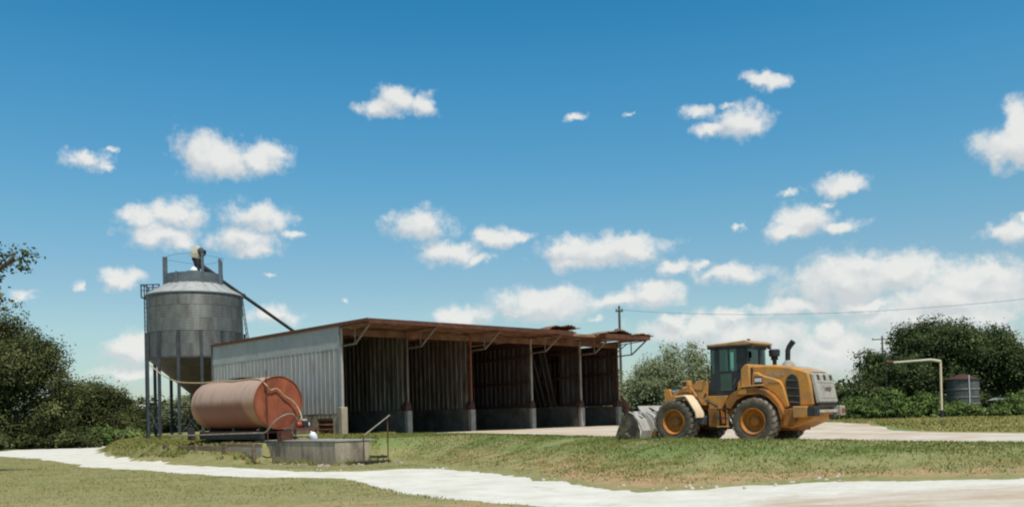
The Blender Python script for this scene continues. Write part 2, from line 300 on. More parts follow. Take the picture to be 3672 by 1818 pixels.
def tank_paint():
    """old tank: top bleached pale pink, red oxide with rust below and on the ends, paler ends of the lower half"""
    m = bpy.data.materials.new('tank_red_oxide'); m.use_nodes = True
    t = m.node_tree; N = t.nodes; b = N['Principled BSDF']; L = t.links.new
    b.inputs['Roughness'].default_value = 0.6; b.inputs['Specular IOR Level'].default_value = 0.25
    co = N.new('ShaderNodeTexCoord'); sp = N.new('ShaderNodeSeparateXYZ'); L(co.outputs['Object'], sp.inputs[0])
    n = N.new('ShaderNodeTexNoise'); n.inputs['Scale'].default_value = 1.6; n.inputs['Detail'].default_value = 8; n.inputs['Roughness'].default_value = 0.65
    L(co.outputs['Object'], n.inputs['Vector'])
    nn = N.new('ShaderNodeMath'); nn.operation = 'SUBTRACT'; L(n.outputs['Fac'], nn.inputs[0]); nn.inputs[1].default_value = 0.5
    def mr(v, a, c, amp):
        k = N.new('ShaderNodeMath'); k.operation = 'MULTIPLY_ADD'; L(nn.outputs[0], k.inputs[0]); k.inputs[1].default_value = amp; L(v, k.inputs[2])
        r = N.new('ShaderNodeMapRange'); r.interpolation_type = 'SMOOTHSTEP'
        L(k.outputs[0], r.inputs['Value']); r.inputs['From Min'].default_value = a; r.inputs['From Max'].default_value = c
        return r.outputs[0]
    base = N.new('ShaderNodeMix'); base.data_type = 'RGBA'; L(n.outputs['Fac'], base.inputs['Factor'])
    base.inputs['A'].default_value = (0.20, 0.072, 0.045, 1); base.inputs['B'].default_value = (0.29, 0.12, 0.078, 1)
    # paler dusty ends
    ends = N.new('ShaderNodeMath'); ends.operation = 'MAXIMUM'
    L(mr(sp.outputs[1], 6.1, 6.9, 1.2), ends.inputs[0])
    inv = N.new('ShaderNodeMath'); inv.operation = 'MULTIPLY'; L(sp.outputs[1], inv.inputs[0]); inv.inputs[1].default_value = -1
    zz = N.new('ShaderNodeMath'); zz.operation = 'MULTIPLY_ADD'; L(sp.outputs[2], zz.inputs[0]); zz.inputs[1].default_value = 0.5; L(inv.outputs[0], zz.inputs[2])
    L(mr(zz.outputs[0], -1.5, -1.0, 0.6), ends.inputs[1])
    m1 = N.new('ShaderNodeMix'); m1.data_type = 'RGBA'; L(ends.outputs[0], m1.inputs['Factor'])
    L(base.outputs['Result'], m1.inputs['A']); m1.inputs['B'].default_value = (0.38, 0.20, 0.105, 1)
    m2 = N.new('ShaderNodeMix'); m2.data_type = 'RGBA'; L(mr(sp.outputs[2], -0.12, 0.28, 0.35), m2.inputs['Factor'])
    L(m1.outputs['Result'], m2.inputs['A']); m2.inputs['B'].default_value = (0.45, 0.305, 0.23, 1)
    mp = N.new('ShaderNodeMapping'); mp.inputs['Scale'].default_value = (.35, 3.2, .35); L(co.outputs['Object'], mp.inputs[0])
    sn = N.new('ShaderNodeTexNoise'); sn.inputs['Scale'].default_value = 1.5; sn.inputs['Detail'].default_value = 8; sn.inputs['Roughness'].default_value = .7; L(mp.outputs[0], sn.inputs['Vector'])
    sr_ = N.new('ShaderNodeMapRange'); L(sn.outputs['Fac'], sr_.inputs['Value']); sr_.inputs['From Min'].default_value = .5; sr_.inputs['From Max'].default_value = .75; sr_.inputs['To Max'].default_value = .6
    m3 = N.new('ShaderNodeMix'); m3.data_type = 'RGBA'; L(sr_.outputs[0], m3.inputs['Factor']); L(m2.outputs['Result'], m3.inputs['A']); m3.inputs['B'].default_value = (0.20, 0.09, 0.055, 1)
    L(m3.outputs['Result'], b.inputs['Base Color'])
    return m
M['tank'] = tank_paint()
M['tank_end'] = mat('tank_end_rust', (0.26, 0.065, 0.032), (0.34, 0.10, 0.05), 2.0, 0.7, c3=(0.16, 0.05, 0.025), s3=1.4, t3=0.56, w3=0.1, stretch=(1.5, 1, .6), spec=0.2)

def leafmat(name, dark, mid, light, trans=0.25, up=0.5):
    m = bpy.data.materials.new(name); m.use_nodes = True
    t = m.node_tree; N = t.nodes; N.clear(); L = t.links.new
    o = N.new('ShaderNodeOutputMaterial')
    a = N.new('ShaderNodeAttribute'); a.attribute_name = 'tone'
    r = N.new('ShaderNodeValToRGB'); L(a.outputs['Fac'], r.inputs[0])
    e = r.color_ramp.elements
    e[0].color = (*dark, 1); e[1].color = (*light, 1); q = e.new(0.55); q.color = (*mid, 1)
    d = N.new('ShaderNodeBsdfDiffuse'); tr = N.new('ShaderNodeBsdfTranslucent')
    L(r.outputs[0], d.inputs[0]); L(r.outputs[0], tr.inputs[0])
    ge = N.new('ShaderNodeNewGeometry'); ma = N.new('ShaderNodeVectorMath'); ma.operation = 'MULTIPLY_ADD'   # soft leaf normals
    ma.inputs[1].default_value = (1 - up,) * 3; ma.inputs[2].default_value = (0, 0, up); L(ge.outputs['Normal'], ma.inputs[0])
    no = N.new('ShaderNodeVectorMath'); no.operation = 'NORMALIZE'; L(ma.outputs[0], no.inputs[0]); L(no.outputs[0], d.inputs['Normal'])
    x = N.new('ShaderNodeMixShader'); x.inputs[0].default_value = trans
    L(d.outputs[0], x.inputs[1]); L(tr.outputs[0], x.inputs[2]); L(x.outputs[0], o.inputs[0])
    return m
M['oak'] = leafmat('live_oak_leaves', (0.048, 0.055, 0.022), (0.09, 0.102, 0.038), (0.20, 0.20, 0.08))
M['mesq'] = leafmat('mesquite_leaves', (0.14, 0.16, 0.08), (0.26, 0.29, 0.15), (0.42, 0.45, 0.25), 0.4, .6)
M['rtree'] = leafmat('dark_tree_leaves', (0.042, 0.06, 0.026), (0.078, 0.104, 0.04), (0.17, 0.19, 0.075))
M['bushl'] = leafmat('bush_leaves', (0.075, 0.115, 0.035), (0.15, 0.21, 0.06), (0.27, 0.33, 0.11), 0.3)
M['grassb'] = leafmat('grass_blades', (0.15, 0.185, 0.05), (0.26, 0.25, 0.078), (0.42, 0.34, 0.15), 0.25, .8)

def groundmat():
    m = bpy.data.materials.new('grassy_ground'); m.use_nodes = True
    t = m.node_tree; N = t.nodes; b = N['Principled BSDF']; L = t.links.new
    b.inputs['Roughness'].default_value = 1.0; b.inputs['Specular IOR Level'].default_value = 0.05
    co = N.new('ShaderNodeTexCoord')
    def noise(sc, det=6, st=(1, 1, 1)):
        mp = N.new('ShaderNodeMapping'); mp.inputs['Scale'].default_value = st; L(co.outputs['Object'], mp.inputs[0])
        n = N.new('ShaderNodeTexNoise'); n.inputs['Scale'].default_value = sc; n.inputs['Detail'].default_value = det; n.inputs['Roughness'].default_value = 0.65
        L(mp.outputs[0], n.inputs['Vector']); return n.outputs['Fac']
    def rng_(v, a, c):
        r = N.new('ShaderNodeMapRange'); r.inputs['From Min'].default_value = a; r.inputs['From Max'].default_value = c; L(v, r.inputs['Value']); return r.outputs[0]
    def mix(f, a, c):
        x = N.new('ShaderNodeMix'); x.data_type = 'RGBA'; L(f, x.inputs['Factor'])
        for k, v in (('A', a), ('B', c)):
            if isinstance(v, tuple): x.inputs[k].default_value = (*v, 1)
            else: L(v, x.inputs[k])
        return x.outputs['Result']
    g = mix(rng_(noise(0.45, 8), 0.38, 0.62), (0.19, 0.205, 0.075), (0.275, 0.25, 0.11))
    g = mix(rng_(noise(4.5, 6), 0.42, 0.72), g, (0.33, 0.275, 0.14))
    at = N.new('ShaderNodeAttribute'); at.attribute_name = 'dirt'
    ad = N.new('ShaderNodeMath'); ad.operation = 'MULTIPLY_ADD'; L(noise(1.6, 9), ad.inputs[0]); ad.inputs[1].default_value = 2.2; L(at.outputs['Fac'], ad.inputs[2])
    g = mix(rng_(ad.outputs[0], 1.55, 1.95), g, (0.42, 0.27, 0.15))
    gr = N.new('ShaderNodeAttribute'); gr.attribute_name = 'green'
    g = mix(gr.outputs['Fac'], g, (0.145, 0.215, 0.065))
    L(g, b.inputs['Base Color'])
    bp = N.new('ShaderNodeBump'); bp.inputs['Strength'].default_value = 0.6; bp.inputs['Distance'].default_value = 0.08
    L(noise(9, 6), bp.inputs['Height']); L(bp.outputs[0], b.inputs['Normal'])
    return m
M['ground'] = groundmat()

# ------------------------------------------------------------------ mesh helpers
class MB:
    def __init__(s): s.v = []; s.f = []; s.mi = []
    def add(s, vs, fs, mi=0):
        b = len(s.v)
        s.v += [tuple(map(float, p)) for p in vs]
        s.f += [tuple(b + i for i in f) for f in fs]
        s.mi += [mi] * len(fs)
        return s
    def box(s, lo, hi, mat4=None, mi=0):
        x0, y0, z0 = lo; x1, y1, z1 = hi
        vs = [(x0, y0, z0), (x1, y0, z0), (x1, y1, z0), (x0, y1, z0), (x0, y0, z1), (x1, y0, z1), (x1, y1, z1), (x0, y1, z1)]
        if mat4 is not None: vs = [tuple(mat4 @ Vector(p)) for p in vs]
        return s.add(vs, [(0, 3, 2, 1), (4, 5, 6, 7), (0, 1, 5, 4), (1, 2, 6, 5), (2, 3, 7, 6), (3, 0, 4, 7)], mi)
    def bar(s, a, b, w, h=None, up=(0, 0, 1)):
        a, b = Vector(a), Vector(b); h = h or w
        d = (b - a).normalized(); u = Vector(up)
        if abs(d.dot(u)) > 0.98: u = Vector((1, 0, 0))
        x = d.cross(u).normalized(); z = x.cross(d).normalized()
        vs = [p + x * sx * w / 2 + z * sz * h / 2 for p in (a, b) for sx, sz in ((-1, -1), (1, -1), (1, 1), (-1, 1))]
        return s.add(vs, [(0, 1, 2, 3), (7, 6, 5, 4), (0, 4, 5, 1), (1, 5, 6, 2), (2, 6, 7, 3), (3, 7, 4, 0)])
    def tube(s, pts, r, n=8, cap=True):
        pts = [Vector(p) for p in pts]
        rs = r if isinstance(r, (list, tuple)) else [r] * len(pts)
        b = len(s.v); prev = None
        for i, p in enumerate(pts):
            d = (pts[min(i + 1, len(pts) - 1)] - pts[max(i - 1, 0)]).normalized()
            if prev is None:
                u = Vector((0, 0, 1)) if abs(d.z) < 0.9 else Vector((1, 0, 0))
                x = d.cross(u).normalized()
            else:
                x = (prev - d * prev.dot(d)).normalized()
            y = d.cross(x); prev = x
            for k in range(n):
                a = 2 * math.pi * k / n
                s.v.append(tuple(p + x * math.cos(a) * rs[i] + y * math.sin(a) * rs[i]))
        for i in range(len(pts) - 1):
            for k in range(n):
                q = (k + 1) % n
                s.f.append((b + i * n + k, b + i * n + q, b + (i + 1) * n + q, b + (i + 1) * n + k)); s.mi.append(0)
        if cap:
            s.f.append(tuple(b + k for k in range(n))[::-1]); s.mi.append(0)
            s.f.append(tuple(b + (len(pts) - 1) * n + k for k in range(n))); s.mi.append(0)
        return s
    def lathe(s, prof, n=32, axis='z', c=(0, 0, 0), a0=0, a1=None):
        full = a1 is None
        a1 = 2 * math.pi if full else a1
        m = n if full else n + 1
        b = len(s.v)
        for (r, h) in prof:
            for k in range(m):
                a = a0 + (a1 - a0) * k / n
                x, y = r * math.cos(a), r * math.sin(a)
                p = (x, y, h) if axis == 'z' else (x, h, y) if axis == 'y' else (h, x, y)
                s.v.append((p[0] + c[0], p[1] + c[1], p[2] + c[2]))
        for i in range(len(prof) - 1):
            for k in range(n):
                q = (k + 1) % m
                s.f.append((b + i * m + k, b + i * m + q, b + (i + 1) * m + q, b + (i + 1) * m + k)); s.mi.append(0)
        return s
    def prism(s, poly, y0, y1, mi=0):
        """xz polygon extruded along y"""
        n = len(poly)
        vs = [(x, y0, z) for x, z in poly] + [(x, y1, z) for x, z in poly]
        return s.add(vs, [tuple(range(n)), tuple(range(2 * n - 1, n - 1, -1))] + [(i, n + i, n + (i + 1) % n, (i + 1) % n) for i in range(n)], mi)
    def mesh(s, name, mats, smooth=False):
        me = bpy.data.meshes.new(name)
        me.from_pydata(s.v, [], s.f)
        for m in (mats if isinstance(mats, (list, tuple)) else [mats]): me.materials.append(m)
        if len(me.materials) > 1: me.polygons.foreach_set('material_index', s.mi)
        me.update()
        if smooth:
            me.polygons.foreach_set('use_smooth', [True] * len(me.polygons))
            me.set_sharp_from_angle(angle=R(38))
        return me
def link(name, data, parent=None, loc=(0, 0, 0), rot=(0, 0, 0)):
    o = bpy.data.objects.new(name, data); C.objects.link(o)
    o.parent = parent; o.location = loc; o.rotation_euler = rot
    return o
def tag(o, label=None, cat=None, group=None, kind=None):
    if label: o['label'] = label
    if cat: o['category'] = cat
    if group: o['group'] = group
    if kind: o['kind'] = kind
    return o
def thing(name, loc, rz, label, cat, group=None):
    return tag(link(name, None, None, loc, (0, 0, rz)), label, cat, group)
def part(name, mb, mats, parent, smooth=False, bevel=0.0, loc=(0, 0, 0), label=None, kind=None):
    o = link(name, mb.mesh(name, mats, smooth), parent, loc)
    if bevel:
        b = o.modifiers.new('bevel', 'BEVEL'); b.width = bevel; b.segments = 2; b.limit_method = 'ANGLE'; b.angle_limit = R(35)
        o.data.polygons.foreach_set('use_smooth', [True] * len(o.data.polygons))
        o.data.set_sharp_from_angle(angle=R(35))
    return tag(o, label, None, None, kind)
def sstep(a, b, x):
    t = np.clip((x - a) / (b - a), 0, 1); return t * t * (3 - 2 * t)

# ------------------------------------------------------------------ terrain
ANG = R(42.77)
SO = np.array([-8.45, 45.0])
dx_, dy_ = np.array([math.cos(ANG), math.sin(ANG)]), np.array([-math.sin(ANG), math.cos(ANG)])
def sw(x, y, z=0.0):
    p = SO + dx_ * x + dy_ * y
    return (float(p[0]), float(p[1]), z + 0.27)
def swxy(x, y): return sw(x, y)[:2]
NEAR = [(-35.89, 63.68), (-31.18, 58.51), (-25.54, 51.28), (-20.99, 44.06), (-16.98, 39.56), (-13.7, 36.42), (-9.74, 32.21), (-8.07, 31.27), (-6.54, 30.41), (-4.76, 27.73), (-2.43, 22.8), (-1.27, 21.31), (-0.06, 19.83), (1.15, 18.55), (3.2, 16.0), (7, 12), (12, 6)]
FAR = [(-34.72, 76.04), (-28.9, 63.97), (-25.39, 57.52), (-19.18, 47.95), (-14.48, 41.92), (-11.04, 37.92), (-9.2, 36.13), (-7.45, 34.64), (-5.5, 34.32), (-4.06, 34.75), (-2.49, 34.04), (-0.07, 28.56), (1.23, 25.82), (2.42, 22.83), (3.25, 21.93), (4.15, 21.47), (5.15, 21.72), (7.11, 21.93), (8.3, 21.63), (9.61, 21.12), (11.57, 20.7), (18, 18.5), (30, 14)]
ROAD = NEAR + [(20, 0), (45, 0)] + FAR[::-1] + [(-39.5, 92), (-42.5, 95), (-47, 91), (-43.6, 77.3), (-52, 84), (-70, 92), (-70, 80)]
CREST = [(40, 15, -.1), (20, 23.5, -.1), (14.36, 25.63, -0.1), (11.86, 26.56, -0.03), (8.83, 27.23, 0.08), (7.4, 28.13, 0.11), (6.02, 29.8, 0.12), (4.61, 32.77, 0.12), (2.84, 35.61, 0.14), (0.72, 39.24, 0.17), (-1.78, 41.7, 0.22), (-3.6, 42.6, 0.2)] + \
        [(*swxy(-1.2, -4.2), .16), (*swxy(-1.7, -4.7), .15), (*swxy(-3.0, -4.7), .10), (*swxy(-3.1, .0), .12), (*swxy(-4.4, .9), .06), (*swxy(-4.45, 6), -.03), (*swxy(-4.45, 10.6), -0.03), (-26.5, 62, 0), (-29.5, 68, -.05), (-33, 77, -.1), (-34, 95, -.3)]
FOOT = [(x, y) for x, y in FAR[::-1][:11]] + [(-0.4, 29.5), (-2.6, 34.3), swxy(-.9, -5.6), swxy(-1.6, -5.4), swxy(-3.6, -5.35), swxy(-3.62, -.3), swxy(-4.95, .2), swxy(-5.0, 3), swxy(-5.1, 7), swxy(-5.6, 11), (-27.5, 60.5), (-30.5, 67), (-34.5, 76), (-35.5, 95)]
FOOT = [(45, 9.5)] + FOOT
def seg_dist(px, py, pts, zs=None):
    best = np.full(px.shape, 1e9); bz = np.zeros(px.shape)
    for i in range(len(pts) - 1):
        ax, ay = pts[i][:2]; bx, by = pts[i + 1][:2]
        vx, vy = bx - ax, by - ay
        t = np.clip(((px - ax) * vx + (py - ay) * vy) / (vx * vx + vy * vy + 1e-9), 0, 1)
        d = np.hypot(px - ax - t * vx, py - ay - t * vy)
        m = d < best
        best = np.where(m, d, best)
        if zs is not None: bz = np.where(m, zs[i] + t * (zs[i + 1] - zs[i]), bz)
    return best, bz
def inside(px, py, poly):
    r = np.zeros(px.shape, bool); n = len(poly)
    for i in range(n):
        x0, y0 = poly[i][:2]; x1, y1 = poly[(i + 1) % n][:2]
        c = ((y0 > py) != (y1 > py)) & (px < (x1 - x0) * (py - y0) / (y1 - y0 + 1e-12) + x0)
        r ^= c
    return r
def vnoise(x, y, seed=0):
    """smooth value noise"""
    xi, yi = np.floor(x).astype(np.int64), np.floor(y).astype(np.int64)
    fx, fy = x - xi, y - yi
    fx = fx * fx * (3 - 2 * fx); fy = fy * fy * (3 - 2 * fy)
    def h(a, b):
        n = (a * 374761393 + b * 668265263 + seed * 1442695041) & 0x7fffffff
        n = ((n ^ (n >> 13)) * 1274126177) & 0x7fffffff
        return ((n ^ (n >> 16)) & 0xffff) / 65535.0
    return (h(xi, yi) * (1 - fx) + h(xi + 1, yi) * fx) * (1 - fy) + (h(xi, yi + 1) * (1 - fx) + h(xi + 1, yi + 1) * fx) * fy
def fbm(x, y, s, seed=0, o=4):
    a = 0; k = 1.0; t = 0
    for i in range(o):
        a = a + k * (vnoise(x / s, y / s, seed + i) - .5); t += k; k *= .55; s = s * .47
    return a / t
CR_POLY = [c[:2] for c in CREST] + [(-34, 900), (900, 900), (900, 15)]
FT_POLY = FOOT + [(-35.5, 900), (900, 900), (900, 9.5)]
def height(px, py):
    low = -0.85 + 0.22 * sstep(0, 12, px) + 0.05 * fbm(px, py, 3.0, 3)
    lx0 = (px - SO[0]) * dx_[0] + (py - SO[1]) * dx_[1]; ly0 = (px - SO[0]) * dy_[0] + (py - SO[1]) * dy_[1]
    low = low + 0.36 * np.exp(-((lx0 + 4.9) / .8) ** 2) * sstep(-.6, 1.2, ly0) * sstep(14, 9, ly0)
    lx = (px - SO[0]) * dx_[0] + (py - SO[1]) * dx_[1]
    ly = (px - SO[0]) * dy_[0] + (py - SO[1]) * dy_[1]
    up = -0.12 + 0.39 * sstep(-19, -4, ly)
    up = np.where(lx > 19, up + (0.12 - up) * sstep(19, 24, lx), up)
    up = np.where(lx < 0, up + (0.22 + (-.20) * sstep(8, 12, ly) - up) * sstep(-.4, -2.5, lx), up)
    dC, zC = seg_dist(px, py, CREST, [c[2] for c in CREST])
    dF, _ = seg_dist(px, py, FOOT)
    inC, inF = inside(px, py, CR_POLY), inside(px, py, FT_POLY)
    t = dF / (dF + dC + 1e-6)
    ts = np.clip(t, 0, 1); ts = np.where(ts < .5, 2 * ts * ts * .6 + ts * .4, 1 - (2 * (1 - ts) ** 2 * .6 + (1 - ts) * .4))
    slope = low + (zC - low) * ts + 0.22 * fbm(px, py, 1.1, 11) * np.sin(np.pi * np.clip(t, 0, 1)) * np.clip(dF / 1.0, 0, 1)
    top = zC + (up - zC) * sstep(0.0, 2.2, dC) + 0.03 * fbm(px, py, 2.5, 5)
    h = np.where(inC, top, np.where(inF, slope, low))
    return h, np.where(inF & ~inC, t, np.where(inC, 2.0, -1.0)), dF, dC
def hz(x, y):
    return float(height(np.array([float(x)]), np.array([float(y)]))[0][0])
YARD = [(40, 18), (20, 24.6), (14.5, 26.4), (11.9, 27.3), (9.0, 28.0), (7.8, 28.9), (6.6, 30.4), (5.2, 33.3), (3.4, 36.2), (1.3, 39.8), (-1.0, 42.4), (-2.6, 44.2), swxy(3.0, -1.6), swxy(4.6, .6), swxy(20.9, .6), swxy(30, 6), (20.8, 58.6), (19.6, 52.3), (19.0, 46), (18.3, 40.6), (19.9, 35.6), (28, 33.5), (60, 30), (60, 12)]
def axis_vals(spec):
    out = []
    for a, b, st in spec: out += list(np.arange(a, b - 1e-6, st))
    return np.array(out)
def geo(a, b, n): return list(np.geomspace(a, b, n))
xs = np.array([-v for v in geo(70, 1500, 14)][::-1] + list(np.arange(-68, -30, .5)) + list(np.arange(-30, 20, .17)) + list(np.arange(20, 60, .6)) + geo(60, 1500, 16))
ys = np.array([-300, -100, -40] + list(np.arange(-20, 12, 3)) + list(np.arange(14, 50, .17)) + list(np.arange(50, 110, .5)) + geo(110, 2500, 18))
GX, GY = np.meshgrid(xs, ys)
GH, GT, GDF, GDC = height(GX.ravel(), GY.ravel())
gx, gy = GX.ravel(), GY.ravel()
def signed(poly, amp, sc, seed):
    d, _ = seg_dist(gx, gy, list(poly) + [poly[0]])
    s = np.where(inside(gx, gy, poly), d, -d)
    return s + amp * fbm(gx, gy, sc, seed) + amp * .6 * fbm(gx, gy, sc * .25, seed + 9)
sr = signed(ROAD, 1.1, 2.6, 21)
sy_ = signed(YARD, 1.0, 3.0, 41)
drop = 0.07 * np.maximum(sstep(0, .25, sr), sstep(0, .3, sy_))
def grid_mesh(name, H, mask, mtl):
    nx, ny = len(xs), len(ys)
    idx = np.arange(nx * ny).reshape(ny, nx)
    q = np.stack([idx[:-1, :-1], idx[:-1, 1:], idx[1:, 1:], idx[1:, :-1]], -1).reshape(-1, 4)
    if mask is not None: q = q[mask[q].any(1)]
    used = np.unique(q); remap = np.full(nx * ny, -1); remap[used] = np.arange(len(used))
    co = np.stack([gx, gy, H], -1)[used]; q = remap[q]
    me = bpy.data.meshes.new(name)
    me.vertices.add(len(co)); me.vertices.foreach_set('co', co.ravel())
    me.loops.add(q.size); me.loops.foreach_set('vertex_index', q.ravel().astype(np.int32))
    me.polygons.add(len(q)); me.polygons.foreach_set('loop_start', np.arange(0, q.size, 4, dtype=np.int32))
    me.update(calc_edges=True); me.validate()
    me.polygons.foreach_set('use_smooth', [True] * len(q))
    me.materials.append(mtl)
    return me, used
me, used = grid_mesh('ground', GH - drop, None, M['ground'])
# bare earth along the foot of the bank and a few worn spots; greener crest
dirt = np.where((GT > 0) & (GT < 1), 0.75 * np.exp(-((GT - .16) / .17) ** 2) * sstep(-2, 3, gx) + 0.50 * np.exp(-((GT - .45) / .25) ** 2) * sstep(7, 1, gx) * sstep(-5, -2, gx), 0)
dirt = dirt + 0.5 * sstep(.45, 0, np.abs(sr + .25)) * (gx < -3) + np.where((GT < 0) & (gy < 28), .60 * sstep(23.2, 21.2, gy + .22 * (gx + 8) + 2.0 * fbm(gx, gy, 2.4, 401)), 0)
dirt = np.where(sy_ > -.9, dirt + .3, dirt)
green = np.where((GT > .35) & (GT < 2.5), .75 * sstep(.35, .65, GT), 0) * sstep(-.2, .25, fbm(gx, gy, 2.2, 61) + .1) * (gx > -8)
for nm, ar in (('dirt', dirt), ('green', green)):
    at_ = me.attributes.new(nm, 'FLOAT', 'POINT'); at_.data.foreach_set('value', ar[used].astype(np.float32))
tag(link('ground', me), kind='structure')
rutd = np.minimum(np.abs(sr - 1.15), np.abs(sr - 2.7))
me, used = grid_mesh('road', GH - .03 + .03 * fbm(gx, gy, .8, 71) - .02 * np.exp(-(rutd / .22) ** 2), sr > -.35, M['road'])
rut = .55 * np.exp(-(rutd / .25) ** 2) * (.5 + 1.4 * fbm(gx, gy, 3, 81)) + .45 * sstep(.5, 0, sr)
tan_ = .72 * sstep(3.2, 5.5, gx) * sstep(18.9, 17.4, gy - .10 * (gx - 4)) + .30 * sstep(2, 6, gx) * np.exp(-((gy - 18.9) / .5) ** 2) - .05
for nm, ar in (('rut', rut), ('tan', tan_)):
    at_ = me.attributes.new(nm, 'FLOAT', 'POINT'); at_.data.foreach_set('value', ar[used].astype(np.float32))
tag(link('road', me), kind='structure')
me, _ = grid_mesh('yard', GH - .03 + .02 * fbm(gx, gy, .8, 72), sy_ > -.4, M['yard'])
tag(link('yard', me), kind='structure')

# ------------------------------------------------------------------ grass blades (nobody could count them)
def blades(name, n, xr, yr, cond, hmin, hmax, w, seed, label, tone_fn=None):
    g = np.random.default_rng(seed)
    x = g.uniform(*xr, n); y = g.uniform(*yr, n)
    h, t, dF, dC = height(x, y)
    d, _ = seg_dist(x, y, ROAD + [ROAD[0]]); rd = np.where(inside(x, y, ROAD), d, -d) + .5 * fbm(x, y, 1.2, 5)
    d, _ = seg_dist(x, y, YARD + [YARD[0]]); yd = np.where(inside(x, y, YARD), d, -d) + .4 * fbm(x, y, 1.5, 6)
    lx = (x - SO[0]) * dx_[0] + (y - SO[1]) * dx_[1]; ly = (x - SO[0]) * dy_[0] + (y - SO[1]) * dy_[1]
    built = ((lx > -.3) & (lx < 21.3) & (ly > -.2)) | ((lx > -4.1) & (lx < -1.7) & (ly > -5.9) & (ly < 1.1))
    patch = fbm(x, y, 1.4, 91) + fbm(x, y, .5, 92) * .7
    k = (rd < -.12) & (yd < -.1) & ~built & cond(x, y, t) & (patch > -.42 + .3 * g.random(n))
    x, y, h, t, patch = x[k], y[k], h[k], t[k], patch[k]; n = len(x)
    a = g.uniform(0, 2 * np.pi, n); L = g.uniform(hmin, hmax, n) * (1 + .8 * np.clip(patch, -.4, .6)); ww = w * g.uniform(.6, 1.4, n)
    lean = g.normal(0, .8, (n, 2)) * L[:, None]
    co = np.zeros((n, 3, 3))
    co[:, 0] = np.stack([x - np.cos(a) * ww, y - np.sin(a) * ww, h - .03], -1)
    co[:, 1] = np.stack([x + np.cos(a) * ww, y + np.sin(a) * ww, h - .03], -1)
    co[:, 2] = np.stack([x + lean[:, 0], y + lean[:, 1], h + L], -1)
    me = bpy.data.meshes.new(name)
    me.vertices.add(3 * n); me.vertices.foreach_set('co', co.ravel())
    me.loops.add(3 * n); me.loops.foreach_set('vertex_index', np.arange(3 * n, dtype=np.int32))
    me.polygons.add(n); me.polygons.foreach_set('loop_start', np.arange(0, 3 * n, 3, dtype=np.int32))
    me.update(calc_edges=True)
    tn = .45 + .9 * fbm(x, y, 2.6, 93) + 1.0 * fbm(x, y, .7, 97) + g.normal(0, .16, n)
    if tone_fn is not None: tn = tn + tone_fn(x, y, t)
    at = me.attributes.new('tone', 'FLOAT', 'FACE'); at.data.foreach_set('value', np.clip(tn, 0, 1).astype(np.float32))
    me.materials.append(M['grassb'])
    return tag(link(name, me), label, None, None, 'stuff')
blades('grass', 260000, (-38, 5), (14, 64), lambda x, y, t: (t < 0) & (np.random.default_rng(8).random(len(t)) < np.clip(26 / y, .25, 1) ** 1.2 * (1 - .65 * sstep(23.2, 21.2, y + .22 * (x + 8) + 2.0 * fbm(x, y, 2.4, 401)))) & (x > -.66 * y), .022, .055, .016, 1, 'short sunburnt grass in front of the white road',
       lambda x, y, t: .15 + .35 * sstep(24, 17, y))
blades('bank_grass', 230000, (-12, 18), (19, 46), lambda x, y, t: (t > .03) & (t < 2.5) & (np.random.default_rng(3).random(len(t)) < sstep(.02, .3, t) * np.clip(1.25 - 5 * np.clip(fbm(x, y, 1.7, 201), 0, 1) * (t < .75), .12, 1)), .03, .085, .02, 2, 'green and straw coloured grass on the bank below the yard',
       lambda x, y, t: np.where(t < .5, .14, -.34) - .1 * sstep(2, 7, x))
blades('mound_grass', 200000, (-40, -6), (36, 75), lambda x, y, t: (t > .02), .05, .15, .035, 4, 'grass on the low mound around the silo and red tank', lambda x, y, t: 0 * x - .03)
blades('far_grass', 60000, (14, 45), (34, 66), lambda x, y, t: t > 1, .05, .16, .05, 5, 'dry grass strip in front of the right hand trees', lambda x, y, t: 0 * x + .15)

def near_things(x, y, t):
    lx = (x - SO[0]) * dx_[0] + (y - SO[1]) * dx_[1]; ly = (x - SO[0]) * dy_[0] + (y - SO[1]) * dy_[1]
    a = (lx < -4.75) & (lx > -5.5) & (ly > -.8) & (ly < 10)
    b = (lx > -4.4) & (lx < -3.9) & (ly > -6.2) & (ly < .5)
    c = (lx > -.7) & (lx < -.1) & (ly > .5) & (ly < 12)
    d = np.abs(np.hypot(x + 21.47, y - 62) - 3.8) < .35
    e = (lx > -3.8) & (lx < -1.4) & (ly > -6.3) & (ly < -5.9)
    return (a | b | c | d | e) & (fbm(x, y, .6, 311) > .02)
blades('weeds', 260000, (-28, -3), (33, 67), near_things, .10, .34, .022, 6, 'taller weeds growing against the timber edging and walls', lambda x, y, t: 0 * x - .12)
# ------------------------------------------------------------------ shed
def corr(w, h, pitch, rib, rw=.07, rows=2, amp=0.0, seed=0):
    """ribbed sheet: x across, z up, ribs towards -y, with a folded thickness"""
    g = random.Random(seed); xs_ = [0.0]; ys_ = [0.0]
    k = pitch / 2
    while k < w:
        for a, b in ((-rw / 2 - .02, 0), (-rw / 2, -rib), (rw / 2, -rib), (rw / 2 + .02, 0)):
            xs_.append(k + a); ys_.append(b)
        k += pitch
    xs_.append(w); ys_.append(0)
    m = MB(); n = len(xs_)
    for side in (0, .006):
        for j in range(rows):
            z = h * j / (rows - 1)
            for i in range(n):
                m.v.append((xs_[i], ys_[i] + side + amp * math.sin(3.1 * z + seed) * (j > 0), z))
    o = n * rows
    for j in range(rows - 1):
        for i in range(n - 1):
            a = j * n + i
            m.f.append((a, a + 1, a + n + 1, a + n)); m.mi.append(0)
            m.f.append((o + a + n, o + a + n + 1, o + a + 1, o + a)); m.mi.append(0)
    for i in range(n - 1):
        m.f.append((i + 1, i, o + i, o + i + 1)); m.mi.append(0)
        t = (rows - 1) * n + i; m.f.append((t, t + 1, o + t + 1, o + t)); m.mi.append(0)
    return m
